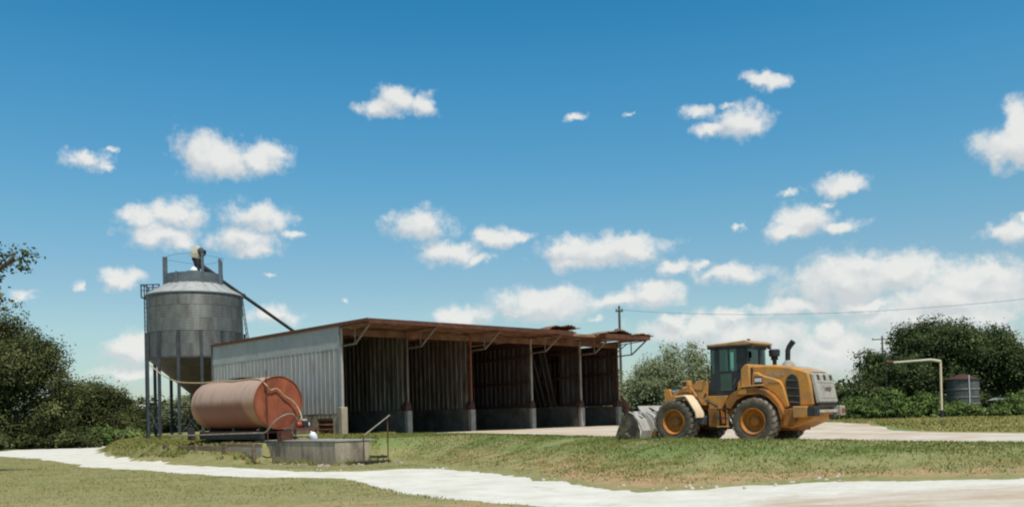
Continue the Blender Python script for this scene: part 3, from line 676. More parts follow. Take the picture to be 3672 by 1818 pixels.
shed = thing('farm_shed', sw(0, 0, 0), ANG, 'long open-fronted corrugated iron shed with five storage bays and a rusty flat roof', 'shed')
DEP, LEN, ZR = 14.3, 21.1, 5.45
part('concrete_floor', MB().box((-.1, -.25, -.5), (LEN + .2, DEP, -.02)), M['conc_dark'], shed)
part('side_base_wall', MB().box((-.02, 2.26, -.6), (.24, DEP, 1.16)).box((-.02, .2, -.6), (.24, .76, 1.16)).box((-.02, .76, .88), (.24, 2.26, 1.16)).box((-.02, .76, -.6), (.24, 2.26, .03)), M['conc'], shed)
gr = part('wall_grate', MB().box((.10, .77, .03), (.14, 2.25, .88)), M['rust'], shed, label='rusty red grate set low in the concrete side wall')
for k in range(4):
    part('grate_bar', MB().box((.0, .78, .06 + .24 * k), (.09, 2.24, .13 + .24 * k)), M['rust_light'], gr)
part('corner_pier', MB().box((-.14, -.26, -.5), (.2, .16, 1.42)), M['conc'], shed, bevel=.03)
sheet = corr(.85, 3.24, .425, .022).mesh('wall_sheet', M['galv'])
sheet_t = corr(.85, 1.2, .21, .012, .03).mesh('wall_sheet_top', M['galv_top'])
# left side wall: local frame of the sheet turned so ribs face outwards (-x)
n = 17
for i in range(n):
    y = DEP - i * .845
    o = link('wall_sheet', sheet, shed, (-.03 - .004 * (i % 2), y, 1.10 + .01 * ((i * 7) % 3)), (0, 0, R(-90)))
    o = link('wall_sheet', sheet_t, shed, (-.045 - .004 * (i % 2), y, 4.32), (0, 0, R(-90)))
part('corner_trim', MB().box((-.1, -.08, 1.42), (.0, .02, 5.5)).box((-.1, -.08, 1.42), (.1, -.05, 5.5)), M['galv_top'], shed)
part('corner_trim', MB().box((-.1, DEP, -.4), (.0, DEP + .1, 5.5)), M['steel'], shed)
part('corner_post', MB().box((.0, -.045, 1.42), (.17, .1, 5.3)), M['rust'], shed)
# partitions and the far end wall
PX = [4.06, 8.42, 13.11, 17.37, 20.9]
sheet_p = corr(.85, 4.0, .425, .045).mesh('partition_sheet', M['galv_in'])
sheet_q = corr(.85, 3.6, .425, .045, seed=3).mesh('partition_sheet', M['galv_shaded'])
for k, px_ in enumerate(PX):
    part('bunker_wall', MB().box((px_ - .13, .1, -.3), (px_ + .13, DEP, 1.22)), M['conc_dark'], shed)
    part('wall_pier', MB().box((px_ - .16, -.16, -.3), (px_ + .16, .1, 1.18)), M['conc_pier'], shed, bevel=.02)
    part('rusted_collar', MB().box((px_ - .22, -.12, 1.181), (px_ + .14, .30, 1.48)).box((px_ - .16, -.1, 1.48), (px_ + .1, .2, 1.62)), M['rust_dark'], shed)
    mt = (M['galv_in'], M['post_orange'], M['post_white'], M['post_white'], M['rust'])[k]
    part('steel_post', MB().box((px_ - .05, -.05, 1.62), (px_ + .06, .05, 5.3)), mt, shed)
    off = .05 if k >= 2 else -.08                 # from the third partition on the framing shows on this side
    for i in range(17):
        y = .12 + .835 * (i + 1)
        me_ = sheet_p if k < 2 else sheet_q
        if k == 3 and i in (2, 3):
            o = link('loose_sheet', sheet_q, shed, (px_ + off - .1 * i, y + .1, 1.25), (R(0), R(-3), R(-90)))
            o.rotation_euler = (R(5 + 3 * i), R(-4), R(-90))
            continue
        link('partition_sheet', me_, shed, (px_ + off - .004 * (i % 2), y, 1.24 + (.0 if k < 2 else .12)), (0, 0, R(-90)))
    if k >= 2:
        for z in ((1.3, 2.7, 4.2), (1.3, 3.05, 4.6), (1.35, 3.3, 4.45))[k - 2]:
            part('girt', MB().box((px_ - .12, .12, z - .07), (px_ - .03, DEP, z + .07)), M['rust_dark'], shed)
        part('upper_sheet', MB().box((px_ - .02, .1, 4.85), (px_, DEP, 5.2)), M['rust_dark'], shed)
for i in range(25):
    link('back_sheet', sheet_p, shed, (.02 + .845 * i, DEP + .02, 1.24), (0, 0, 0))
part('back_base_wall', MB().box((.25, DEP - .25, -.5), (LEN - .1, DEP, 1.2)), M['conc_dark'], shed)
part('back_upper_band', MB().box((.0, DEP - .06, 5.0), (LEN, DEP - .02, 5.42)), M['galv_in'], shed)
part('side_upper_lining', MB().box((.0, .1, 5.0), (.02, DEP, 5.4)), M['galv_in'], shed)
# torn far corner
m = MB()
for i in range(9):
    z = 1.2 + .25 * i
m.tube([(21.0, -.15, 1.9), (21.15, -.2, 1.55), (21.35, -.3, 1.2), (21.3, -.35, .6), (21.2, -.3, 0)], [.07, .13, .2, .2, .17], 7)
part('bent_corner_guard', m, M['rust'], shed)
# header, rafters, purlins, brackets
part('header_beam', MB().box((-.05, -.02, 4.98), (LEN, .06, 5.3)), M['rust_under'], shed)
for k, x in enumerate([.06] + PX + []):
    x2 = x if k else .1
    tr_ = part('roof_bracket', MB().bar((x2, -.02, 4.43), (x2, -1.27, 4.47), .075), M['truss'] if k < 5 else M['steel'], shed)
    for a, b, w_ in [((x2, -1.25, 4.46), (x2, -2.72, 5.46), .075), ((x2, -1.22, 4.46), (x2, -1.22, 5.33), .05)] + ([((x2, -.05, 4.72), (x2, -.9, 5.2), .05), ((x2, -.02, 5.14), (x2, -2.35, 5.28), .05)] if k == 5 else []):
        part('brace', MB().bar(a, b, w_), M['truss'] if k < 5 else M['steel'], tr_)
    part('rafter', MB().box((x2 - .05, -2.6, 5.29), (x2 + .05, DEP - .1, 5.40)), M['rust_under'], shed)
for y, a, b in ((-2.68, -.1, 13.9), (-2.68, 16.9, 20.8), (-2.0, 0, LEN), (-1.35, 0, LEN), (-.7, 0, LEN), (1.6, .1, LEN), (3.4, .1, LEN), (5.4, .1, LEN), (8, .1, LEN), (11, .1, LEN)):
    part('purlin', MB().box((a, y - .03, 5.36), (b, y + .03, 5.50)), M['rust_under'], shed)
part('front_fascia', MB().box((-.12, -2.78, 5.34), (13.9, -2.755, 5.56)), M['rust'], shed)
part('front_fascia', MB().box((16.7, -2.78, 5.28), (20.9, -2.755, 5.54)), M['rust'], shed)
part('side_fascia', MB().box((-.16, -2.75, 5.42), (-.13, DEP, 5.58)), M['rust'], shed)
def roof_sheet(L):
    m = corr(.85, L, .425, .05, .06)
    m.v = [(x, z, 0.0 - y) for x, y, z in m.v]
    m.f = [f[::-1] for f in m.f]
    return m.mesh('roof_sheet', M['rust_light'])
rs_full, rs_cut = roof_sheet(DEP + 2.95), roof_sheet(DEP + 2.1)
under = MB()
for i in range(25):
    x = -.14 + .85 * i
    cut = 13.9 < x < 16.6
    zz = ZR + .055 + .012 * math.sin(i * 2.3) + (-.03 if 11 < x < 20 else 0)
    link('roof_sheet', rs_cut if cut else rs_full, shed, (x, -1.9 if cut else -2.76, zz), (0, 0, 0))
# sheets that peeled up near the far end
def curl(x0, x1, hgt, y0, y1, seed, flick=0.0):
    g = random.Random(seed); m = MB(); nx, ny = 26, 5
    for s_ in (0, -.012):
        for j in range(ny):
            for i in range(nx):
                u = i / (nx - 1); v = j / (ny - 1)
                z = hgt * (math.sin(math.pi * min(1, u * 1.02)) ** .8) * (1 - .35 * v) * (1 + .25 * math.sin(9 * u + seed)) + flick * max(0, u - .86) / .14
                z += .04 * math.sin(i * 2.6) + g.uniform(-.02, .02)
                m.v.append((x0 + (x1 - x0) * u, y0 + (y1 - y0) * v + g.uniform(-.05, .05), z + s_))
    o = nx * ny
    for j in range(ny - 1):
        for i in range(nx - 1):
            a = j * nx + i
            m.f += [(a, a + 1, a + nx + 1, a + nx), (o + a + nx, o + a + nx + 1, o + a + 1, o + a)]; m.mi += [0, 0]
    for i in range(nx - 1):
        m.f.append((o + i, o + i + 1, i + 1, i)); m.mi.append(0)
    return m
part('peeled_roof_sheet', curl(11.9, 14.6, .34, -2.75, -1.2, 1, .22), M['rust_light'], shed, loc=(0, 0, 5.54))
part('peeled_roof_sheet', curl(16.6, 19.3, .22, -2.8, -1.0, 2), M['rust_light'], shed, loc=(0, 0, 5.54))
part('peeled_roof_sheet', curl(19.0, 21.3, .10, -2.82, -1.0, 3), M['rust_light'], shed, loc=(0, 0, 5.54))

# ------------------------------------------------------------------ concrete loading block, timber edging, steps
blk = thing('concrete_block', sw(-3.85, -5.6, 0), ANG, 'weathered concrete loading block with a flat top beside the white road', 'concrete block')
part('block_body', MB().add([(0, 0, -1.25), (1.72, 0, -1.25), (1.72, 7.1, -1.25), (0, 7.1, -1.25), (0, 0, -.14), (1.72, 0, -.14), (1.72, 7.1, -.14), (0, 7.1, -.14)],
     [(0, 3, 2, 1), (4, 5, 6, 7), (0, 1, 5, 4), (1, 2, 6, 5), (2, 3, 7, 6), (3, 0, 4, 7)]), M['conc'], blk, bevel=.03)
part('block_cap', MB().box((-.03, -.03, -.14), (1.95, 7.13, -.07)), M['conc_pier'], blk, bevel=.015)
rub = MB(); g_ = random.Random(5)
for i in range(70):
    if i < 45: lx, ly = g_.uniform(-4.9, -1.0), g_.uniform(-7.2, -5.7)
    else: lx, ly = g_.uniform(-4.9, -4.2), g_.uniform(-5.6, 1)
    x, y, _ = sw(lx, ly); z = hz(x, y); r_ = g_.uniform(.04, .13)
    vs = []
    for a in range(6):
        for zz, q in ((-.3, 1), (.5, .75)):
            vs.append((x + r_ * q * math.cos(a * 1.05) * g_.uniform(.7, 1.3), y + r_ * q * math.sin(a * 1.05) * g_.uniform(.7, 1.3), z + r_ * zz * g_.uniform(.8, 1.2)))
    vs.append((x, y, z + r_ * .7))
    fs = []
    for a in range(6):
        b = (a + 1) % 6
        fs += [(2 * a, 2 * b, 2 * b + 1, 2 * a + 1), (2 * a + 1, 2 * b + 1, 12)]
    rub.add(vs, fs)
tag(link('rubble', rub.mesh('rubble', M['rock'])), 'broken stone rubble along the foot of the concrete block', None, None, 'stuff')
ch = MB()
def lumps(mb, pts, rr):
    for (x, y, r_) in pts:
        z = hz(x, y); b = []
        for a in range(7):
            for zz, q in ((-.4, 1), (.35, .8)):
                b.append((x + r_ * q * math.cos(a * .9) * g_.uniform(.6, 1.4), y + r_ * q * math.sin(a * .9) * g_.uniform(.6, 1.4), z + r_ * zz * g_.uniform(.6, 1.3)))
        b.append((x, y, z + r_ * .6)); fs = []
        for a in range(7):
            c = (a + 1) % 7
            fs += [(2 * a, 2 * c, 2 * c + 1, 2 * a + 1), (2 * a + 1, 2 * c + 1, 14)]
        mb.add(b, fs)
pts = []
for i in range(45):
    k = g_.randrange(6, 18); t = g_.random()
    a, b = FAR[k], FAR[k + 1]
    pts.append((a[0] + (b[0] - a[0]) * t + g_.gauss(0, .25), a[1] + (b[1] - a[1]) * t + g_.gauss(.15, .25), g_.uniform(.02, .07)))
lumps(ch, pts, 1)
tag(link('chalk_lumps', ch.mesh('chalk_lumps', M['chalk'])), 'pale stone lumps scattered along the edge of the bank', None, None, 'stuff')

te = thing('timber_edging', sw(-4.75, 0, 0), ANG, 'low weathered timber edging with short posts left of the concrete block', 'timber edging')
for y, zt, w_, zb in ((-.25, -.19, .13, -1.0), (2.65, -.15, .36, -.95), (5.9, -.31, .16, -.9), (6.75, -.33, .18, -.9), (8.0, -.34, .14, -.85), (9.85, -.26, .34, -.8)):
    part('post', MB().box((-.16, y - w_ / 2, zb), (.0, y + w_ / 2, zt)), M['wood'], te, bevel=.01)
for y0, y1, z0, z1, mt in ((-.9, 2.5, -.36, -.20, 'wood'), (-.9, 2.5, -.58, -.37, 'wood_grey'), (-.9, 2.5, -.80, -.59, 'wood_grey'), (2.8, 5.9, -.56, -.33, 'wood'), (2.8, 5.9, -.78, -.57, 'wood_grey'), (6.0, 6.7, -.60, -.36, 'wood'), (6.85, 8.0, -.62, -.38, 'wood')):
    part('plank', MB().box((-.05, y0, z0), (.02, y1, z1)), M[mt], te, bevel=.006)

def at(sx, sy, depth):
    """photo direction at a real depth -> world point (used to read positions off, everything keeps its own distance)"""
    P_, R_ = R(1.2), R(1.5); a = (sx - 1836) / 3264; b = (909 - sy) / 3264 + 512 / 3264
    c, s = math.cos(-R_), math.sin(-R_); u = a * c - b * s; v = a * s + b * c
    d = Vector((u, math.cos(P_) - v * math.sin(P_), v * math.cos(P_) + math.sin(P_)))
    return Vector((0, 0, 1.05)) + d * (depth / d.y)
p1 = at(1305, 1646, 38.1); p1.z = hz(p1.x, p1.y); p2 = at(1391, 1590, 39.7); p2.z = hz(p2.x, p2.y)
t1, t2 = at(1311, 1562, 38.1), at(1397, 1488, 39.7)
hr = thing('handrail', tuple(p1), 0, 'rusty pipe handrail climbing the bank beside the concrete block', 'handrail')
part('post', MB().tube([(0, 0, -.2), (0, 0, t1.z - p1.z)], .028), M['rust'], hr)
part('post', MB().tube([tuple(p2 - p1 - Vector((0, 0, .2))), tuple(Vector((p2.x, p2.y, t2.z - .1)) - p1)], .028), M['rust'], hr)
part('rail', MB().tube([tuple(Vector((p1.x, p1.y, t1.z)) - p1), tuple(t2 - p1)], .03), M['pipe'], hr)
d_ = (p2 - p1); sd = Vector((-d_.y, d_.x, 0)).normalized()
part('stringer', MB().bar((.05, .05, .02), tuple(d_ + Vector((.05, .05, .06))), .07, .12), M['dark'], hr)
for k in range(4):
    u = (k + .4) / 4.2; q = p1 + d_ * u; c_ = q + sd * .45; q.z = max(hz(c_.x, c_.y), hz(q.x, q.y), hz((q + sd * .9).x, (q + sd * .9).y)) + .07
    st = tag(link('step', MB().bar(tuple(sd * -1.0), tuple(sd * .12), .26, .1).mesh('step', M['dark'])), ('lowest dark timber step on the bank by the handrail', 'second dark timber step up the bank by the handrail', 'third dark timber step up the bank by the handrail', 'topmost dark timber step on the bank by the handrail')[k], 'step', 'timber steps beside the handrail')
    st.location = q + sd * .9

# ------------------------------------------------------------------ tank
tk = thing('storage_tank', sw(-3.25, .3, 1.69), ANG, 'large faded red horizontal storage tank with a rusty end beside the shed', 'tank')
m = MB(); prof = [(1.245, 0), (1.245, 2.3), (1.245, 4.6), (1.245, 6.95)]
prof += [(1.245 * math.cos(a), 6.95 + .5 * math.sin(a)) for a in [i * math.pi / 2 / 9 for i in range(1, 10)]]
m.lathe(prof, 64, 'y')
part('shell', m, M['tank'], tk, smooth=True)
m = MB().lathe([(0.001, -.02), (.5, -.03), (1.0, -.02), (1.2, .0), (1.215, .02)], 56, 'y')
part('end_plate', m, M['tank_end'], tk, smooth=True)
part('rim', MB().lathe([(1.21, .03), (1.215, -.035), (1.262, -.035), (1.262, .03), (1.245, .035)], 64, 'y'), M['tank_end'], tk, smooth=True)
part('skid_beam', MB().box((-.8, .2, -1.72), (-.62, 7.0, -1.45)), M['dark'], tk)
part('skid_beam', MB().box((.62, .2, -1.72), (.8, 7.0, -1.45)), M['dark'], tk)
part('skid_deck', MB().box((-.8, .3, -1.45), (.8, 7.0, -1.33)), M['rust'], tk)
for y in (.7, 3.4, 6.1):
    poly = [(-.6, -1.33), (.6, -1.33)] + [(1.25 * math.sin(a), -1.25 * math.cos(a)) for a in [R(v) for v in range(28, -29, -7)]]
    part('saddle', MB().prism(poly, y, y + .18), M['dark'], tk)
part('hatch', MB().lathe([(0.001, .12), (.3, .12), (.3, 0)], 20, 'z', (.1, 3.2, 1.22)), M['rust'], tk)
part('walk_plate', MB().box((-.25, 3.0, 1.30), (.25, 4.7, 1.335)), M['rust'], tk)
part('vent_pipe', MB().tube([(-.62, -.06, -1.9), (-.66, -.07, 1.5)], .028), M['rust'], tk)
part('drain_valve', MB().box((-1.35, 6.95, -1.75), (-1.05, 7.25, -1.1)).tube([(-1.2, 7.1, -1.1), (-1.2, 7.1, -.95)], .05), M['dark'], tk, bevel=.03)

def world_tube(name, pts, r_, mt, label, cat, n=8, sub=6):
    P = [Vector(p) for p in pts]; out = []
    for i in range(len(P) - 1):
        a, b, c, d = P[max(i - 1, 0)], P[i], P[i + 1], P[min(i + 2, len(P) - 1)]
        for k in range(sub):
            t = k / sub
            out.append(.5 * ((2 * b) + (c - a) * t + (2 * a - 5 * b + 4 * c - d) * t * t + (3 * b - a - 3 * c + d) * t ** 3))
    out.append(P[-1])
    return tag(link(name, MB().tube(out, r_, n).mesh(name, M[mt], True)), label, cat)
world_tube('hose', [sw(*p) for p in [(-4.3, 13.2, 4.2), (-4.1, 11.7, 3.5), (-4.0, 10.2, 3.12), (-3.95, 8.7, 2.98), (-3.75, 7.2, 2.92), (-3.7, 6.0, 2.93), (-3.72, 4.8, 2.90), (-3.82, 3.6, 2.84), (-3.72, 2.4, 2.88), (-3.86, 1.1, 2.84), (-4.0, .15, 2.56), (-3.72, .17, 2.28), (-3.39, .17, 2.33), (-3.01, .16, 2.0), (-2.60, .12, 1.74), (-2.36, .0, 1.35), (-2.5, -.5, .95), (-2.85, -.95, .82)]], .033, 'hose', 'tan rubber hose draped over the red tank and down its end', 'hose')
world_tube('supply_pipe', [sw(*p) for p in [(-4.65, 9.9, .18), (-4.6, 7, .2), (-4.6, 3, .25), (-4.5, .2, .28), (-4.3, -.4, .32), (-4.05, -.8, .8), (-3.6, -.9, 1.08), (-3.2, -.95, 1.1), (-3.0, -.98, .85)]], .035, 'pipe', 'thin pale pipe running low along the tank to the pump', 'pipe')

# pump, bench, pail
pb = thing('pump_bench', sw(-2.75, -1.0, 0), ANG, 'rusty steel pump stand with a dark shelf in front of the tank end', 'pump stand')
zg = -.3
for x, y in ((-.55, -.25), (.55, -.25), (-.55, .25), (.55, .25)):
    part('leg', MB().box((x - .03, y - .03, zg), (x + .03, y + .03, .40)), M['dark'], pb)
part('tray', MB().box((-.65, -.32, .36), (.7, .32, .41)).box((-.65, -.32, .41), (.7, -.29, .48)), M['rust'], pb)
part('shelf', MB().box((-.6, -.3, .12), (.6, .3, .16)), M['beige'], pb)
part('bracket', MB().box((-1.2, -.2, -.1), (-.66, .2, .35)), M['rust'], pb)
part('upright', MB().tube([(-.55, -.35, -.1), (-.56, -.36, 1.12)], .02), M['rust'], pb)
pe = thing('engine_pump', sw(-2.75, -1.0, .41), ANG, 'small red and black engine pump standing on the steel stand', 'pump')
part('engine_block', MB().box((-.02, -.14, .05), (.26, .16, .33)).box((.04, -.1, .33), (.22, .12, .42)), M['cabblack'], pe, bevel=.02)
part('pump_housing', MB().lathe([(0.001, -.3), (.13, -.3), (.17, -.22), (.17, -.1), (.12, -.05), (.001, -.05)], 18, 'x', (0, 0, .2)), M['redpaint'], pe, smooth=True)
part('fuel_tank', MB().box((-.06, -.12, .36), (.2, .14, .47)), M['greydust'], pe, bevel=.03)
part('recoil_cover', MB().lathe([(0.001, .33), (.11, .33), (.13, .26), (.001, .26)], 18, 'x', (0, 0, .2)), M['whiteish'], pe, smooth=True)
part('base_frame', MB().box((-.3, -.16, 0), (.34, -.12, .05)).box((-.3, .12, 0), (.34, .16, .05)).box((-.3, -.12, .0), (-.26, .12, .04)), M['dark'], pe)
pl = sw(-3.05, -2.6, 0); zb = hz(pl[0], pl[1])
bk = thing('pail', (pl[0], pl[1], max(zb, .19) + .02), ANG, 'white plastic jug lying tilted in front of the pump stand', 'jug')
part('body', MB().lathe([(0.001, 0), (.14, .01), (.165, .05), (.16, .26), (.12, .33), (.05, .37), (.05, .42), (.001, .42)], 20), M['whiteish'], bk, smooth=True).rotation_euler = (0, R(-28), 0)

# ------------------------------------------------------------------ silo
SX, SY = -21.47, 62.0
sz = hz(SX, SY)
silo = thing('grain_silo', (SX, SY, 0.0), 0, 'tall grey corrugated hopper silo on steel legs behind the red tank', 'silo')
RS = 3.12
for k in range(5):
    z0 = 5.46 + .85 * k; prof = []
    for i in range(8):
        for j in range(4):
            zz = z0 + (i + j / 4) * .85 / 8
            prof.append((RS + .010 * math.sin(2 * math.pi * j / 4) - .012 * (k % 2), zz))
    prof.append((RS - .012 * (k % 2), z0 + .85))
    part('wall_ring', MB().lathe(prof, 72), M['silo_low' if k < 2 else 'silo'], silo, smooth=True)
part('roof_cone', MB().lathe([(RS + .07, 9.68), (RS + .07, 9.72), (1.5, 10.68), (.35, 11.38), (.001, 11.38)], 48), M['silo_roof'], silo)
part('eave_ring', MB().lathe([(RS + .01, 9.60), (RS + .06, 9.62), (RS + .06, 9.70)], 60), M['collar'], silo)
for k in range(24):
    a = 2 * math.pi * k / 24 + .1
    part('roof_rib', MB().bar((RS * math.cos(a), RS * math.sin(a), 9.76), (1.5 * math.cos(a), 1.5 * math.sin(a), 10.72), .04, .05), M['silo_roof'], silo)
m = MB().lathe([(1.86, 10.42), (1.86, 11.16)], 40).lathe([(1.84, 11.16), (1.84, 10.42)], 40).lathe([(1.84, 11.16), (1.86, 11.16)], 40)
part('top_collar', m, M['collar'], silo, smooth=True)
for a, w_, z1 in ((-168, .30, 12.42), (-55, .16, 12.45), (-12, .17, 12.2), (-108, .12, 11.2), (100, .14, 12.3), (40, .14, 12.3)):
    x, y = 1.9 * math.cos(R(a)), 1.9 * math.sin(R(a))
    part('collar_post', MB().box((x - w_ / 2, y - .05, 10.3), (x + w_ / 2, y + .05, z1)), M['collar'], silo)
part('guard_cable', MB().tube([(1.9 * math.cos(a), 1.9 * math.sin(a), 12.3 + .05 * math.sin(3 * a)) for a in [2 * math.pi * i / 40 for i in range(41)]], .012, 5), M['collar'], silo)
part('fill_cap', MB().lathe([(.62, 11.25), (.6, 11.42), (.25, 11.5), (.16, 11.68), (.001, 11.7)], 20), M['collar'], silo, smooth=True)
part('cap_top', MB().lathe([(.3, 11.47), (.25, 11.66), (.1, 11.78), (.001, 11.79)], 20), M['whiteish'], silo, smooth=True)
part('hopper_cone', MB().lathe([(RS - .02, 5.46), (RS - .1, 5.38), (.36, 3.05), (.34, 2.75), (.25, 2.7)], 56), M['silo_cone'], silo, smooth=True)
for k in range(14):
    a = R(-90.5 + 25.71 * k); x, y = (RS + .09) * math.cos(a), (RS + .09) * math.sin(a)
    mm = Matrix.Translation((x, y, 0)) @ Matrix.Rotation(a, 4, 'Z')
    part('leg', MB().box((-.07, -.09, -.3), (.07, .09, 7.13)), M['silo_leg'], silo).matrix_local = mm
    if k % 2 == 0:
        b = R(-90.5 + 25.71 * (k + 1)); q = ((RS + .05) * math.cos(b), (RS + .05) * math.sin(b))
        part('cross_brace', MB().bar((x * .99, y * .99, .3), (q[0], q[1], 2.2), .04).bar((q[0], q[1], .3), (x * .99, y * .99, 2.2), .04).bar((x, y, 2.25), (q[0], q[1], 2.25), .06), M['silo_leg'], silo)
part('ring_beam', MB().lathe([(RS - .08, 5.36), (RS + .02, 5.36), (RS + .02, 5.5), (RS - .08, 5.5)], 56), M['silo_leg'], silo)
part('slab', MB().lathe([(3.6, -.5), (3.6, .03), (.001, .03)], 40), M['conc'], silo)
# ladder and little landing on the left, slim ladder on the right
lx = -(RS + .22)
m = MB()
for yy in (-.28, .22): m.bar((lx, yy, .0), (lx, yy, 10.5), .06)
part('ladder_rails', m, M['silo_leg'], silo)
m = MB()
for i in range(33): m.bar((lx, -.28, .3 + .3 * i), (lx, .22, .3 + .3 * i), .03)
part('ladder_rungs', m, M['silo_leg'], silo)
m = MB().bar((lx - .05, -.8, 10.5), (lx + 1.25, -.8, 10.5), .07).bar((lx - .05, -.8, 10.12), (lx + 1.25, -.8, 10.12), .05).bar((lx - .05, .5, 10.5), (lx + 1.25, .5, 10.5), .06).bar((lx, -.8, 10.5), (lx, .5, 10.5), .06)
for x in (0, .38, .8, 1.2): m.bar((lx + x, -.8, 9.7 + .1 * x), (lx + x, -.8, 10.5), .07)
for x in (0, 1.2): m.bar((lx + x, .5, 9.7), (lx + x, .5, 10.5), .06)
part('landing_rail', m, M['silo_leg'], silo)
part('landing_deck', MB().box((lx - .05, -.8, 9.62), (lx + .9, .5, 9.68)), M['silo_leg'], silo)
m = MB()
for yy in (-.2, .2): m.bar((RS + .04, yy, 9.7), (4.45, yy, 0.0), .05)
for i in range(30):
    t = i / 30; x = RS + .04 + (4.41 - RS) * t
    m.bar((x, -.2, 9.7 * (1 - t)), (x, .2, 9.7 * (1 - t)), .03)
part('side_ladder', m, M['silo_leg'], silo)
part('discharge_spout', MB().tube([(0, 0, 2.75), (0, 0, 1.9), (.5, -.3, 1.2)], .22, 12), M['silo_leg'], silo)
# auger that fills it
ag = thing('grain_auger', (-21.2, 62.0, 11.95), 0, 'long dark auger tube sloping from the silo top down behind the shed', 'auger')
d_ = Vector((5.3, 4.0, -4.25))
part('tube', MB().tube([(0, 0, 0), tuple(d_ * 2.62)], .115, 14), M['dark'], ag, smooth=True)
part('flange', MB().tube([tuple(d_ * .46), tuple(d_ * .48)], .17, 14), M['dark'], ag, smooth=True)
part('flange', MB().tube([tuple(d_ * .02), tuple(d_ * .17)], .19, 14), M['dark'], ag, smooth=True)
part('intake_hopper', MB().lathe([(.35, 0), (.7, .6)], 12, 'z', tuple(d_ * 2.6 - Vector((0, 0, .5)))), M['dark'], ag)
part('neck', MB().tube([(.0, 0, -.45), (-.08, 0, -.15), (-.05, 0, .1), (-.15, 0, .45)], [.13, .18, .26, .3], 14), M['dark'], ag, smooth=True)
part('motor_hood', MB().tube([(-.22, 0, .42), (-.10, 0, .72), (.05, 0, 1.0), (.18, 0, 1.12)], [.38, .40, .36, .24], 16), M['beige'], ag, smooth=True)
part('motor_end', MB().tube([(.10, -.06, .86), (.42, -.12, .66)], [.30, .27], 16), M['dark'], ag, smooth=True)

# ------------------------------------------------------------------ wheel loader
LA = R(-41.3)
LD = thing('wheel_loader', (7.82, 29.7, -.12), LA, 'large dusty yellow wheel loader parked on the white yard facing the shed', 'wheel loader')
CY = 1.3                                              # centre line
def wheel_parts():
    r, w = .78, .56
    m = MB().lathe([(.42, .03), (.50, .0), (.62, -.02), (.70, .0), (.745, .05), (.752, .10), (.752, w - .10), (.745, w - .05), (.70, w), (.62, w + .02), (.50, w), (.42, w - .03)], 56, 'y')
    ty = m.mesh('tyre', M['tyre'], True)
    m = MB(); n = 22
    for k in range(n):
        for s in (0, 1):
            a = 2 * math.pi * (k + .5 * s) / n; da = 2 * math.pi / n
            y0, y1 = (-.005, w * .50) if s == 0 else (w * .50, w + .005)
            sk = da * .62
            v = []
            for (yy, aa) in ((y0, a if s == 0 else a + sk), (y1, a + sk if s == 0 else a)):
                for q in (-.27, .27):
                    for rr in (.72, .785):
                        rr2 = rr - (.03 if yy in (-.005, w + .005) else 0)
                        an = aa + q * da
                        v.append((rr2 * math.cos(an), yy, rr2 * math.sin(an)))
            m.add(v, [(0, 1, 3, 2), (4, 6, 7, 5), (0, 4, 5, 1), (2, 3, 7, 6), (1, 5, 7, 3), (0, 2, 6, 4)])
    tr = m.mesh('tread_lugs', M['lug'])
    m = MB().lathe([(.435, .02), (.425, .0), (.40, .02), (.385, .07), (.37, .10), (.36, .22), (.30, .25), (.14, .26)], 44, 'y')
    m.lathe([(.435, .02), (.435, .5)], 44, 'y').lathe([(.14, .26), (.001, .26)], 30, 'y')
    rm = m.mesh('rim', M['rim'], True)
    m = MB().lathe([(.17, .27), (.165, .18), (.13, .14), (.06, .12), (.001, .12)], 24, 'y')
    for k in range(12):
        a = 2 * math.pi * k / 12
        m.lathe([(.016, .26), (.016, .22), (.001, .22)], 6, 'y', (.235 * math.cos(a), 0, .235 * math.sin(a)))
    hb = m.mesh('hub', M['rim'], True)
    return ty, tr, rm, hb
WM = wheel_parts()
for (x, side, zc) in ((0, 0, .78), (0, 1, .78), (-2.98, 0, .80), (-2.98, 1, .80)):
    wl = link('wheel', WM[0], LD, (x, 0 if side == 0 else 2.6, zc), (0, R(random.uniform(0, 300)), 0) if side == 0 else (0, R(40), R(180)))
    link('tread_lugs', WM[1], wl); link('rim', WM[2], wl); link('hub', WM[3], wl)
# ---- rear body
hood_poly = [(-.24, 1.60), (-.24, 2.50), (-.20, 2.62), (.13, 2.62), (.59, 2.60), (1.03, 2.54), (1.47, 2.42), (1.72, 2.31), (1.80, 1.94), (1.86, 1.24), (1.0, 1.20), (.9, 1.30), (.62, 1.60)]
hood = part('hood', MB().prism(hood_poly, .50, 2.10), M['yellow'], LD, bevel=.07)
panel = [(-.15, 2.40), (.06, 2.38), (.15, 2.30), (.40, 2.22), (.61, 2.16), (.80, 2.07), (.90, 1.92), (.97, 1.69), (1.08, 1.22), (.92, 1.17), (.81, 1.38), (.59, 1.64), (.37, 1.79), (.14, 1.89), (-.20, 1.92), (-.2, 2.2)]
part('side_panel', MB().prism(panel, .41, .52), M['yellow'], LD, bevel=.05)
part('side_panel', MB().prism(panel, 2.08, 2.19), M['yellow'], LD, bevel=.05)
arch = [(-1.02, 1.25), (-1.05, 1.42), (-.83, 1.70), (-.52, 1.86), (.02, 1.90), (.40, 1.78), (.62, 1.62), (.84, 1.36), (1.0, 1.0), (.9, .8), (.78, 1.22), (.5, 1.52), (.2, 1.66), (-.3, 1.64), (-.62, 1.50), (-.86, 1.2)]
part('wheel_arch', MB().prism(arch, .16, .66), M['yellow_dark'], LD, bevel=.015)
part('wheel_arch', MB().prism(arch, 1.94, 2.44), M['yellow_dark'], LD, bevel=.015)
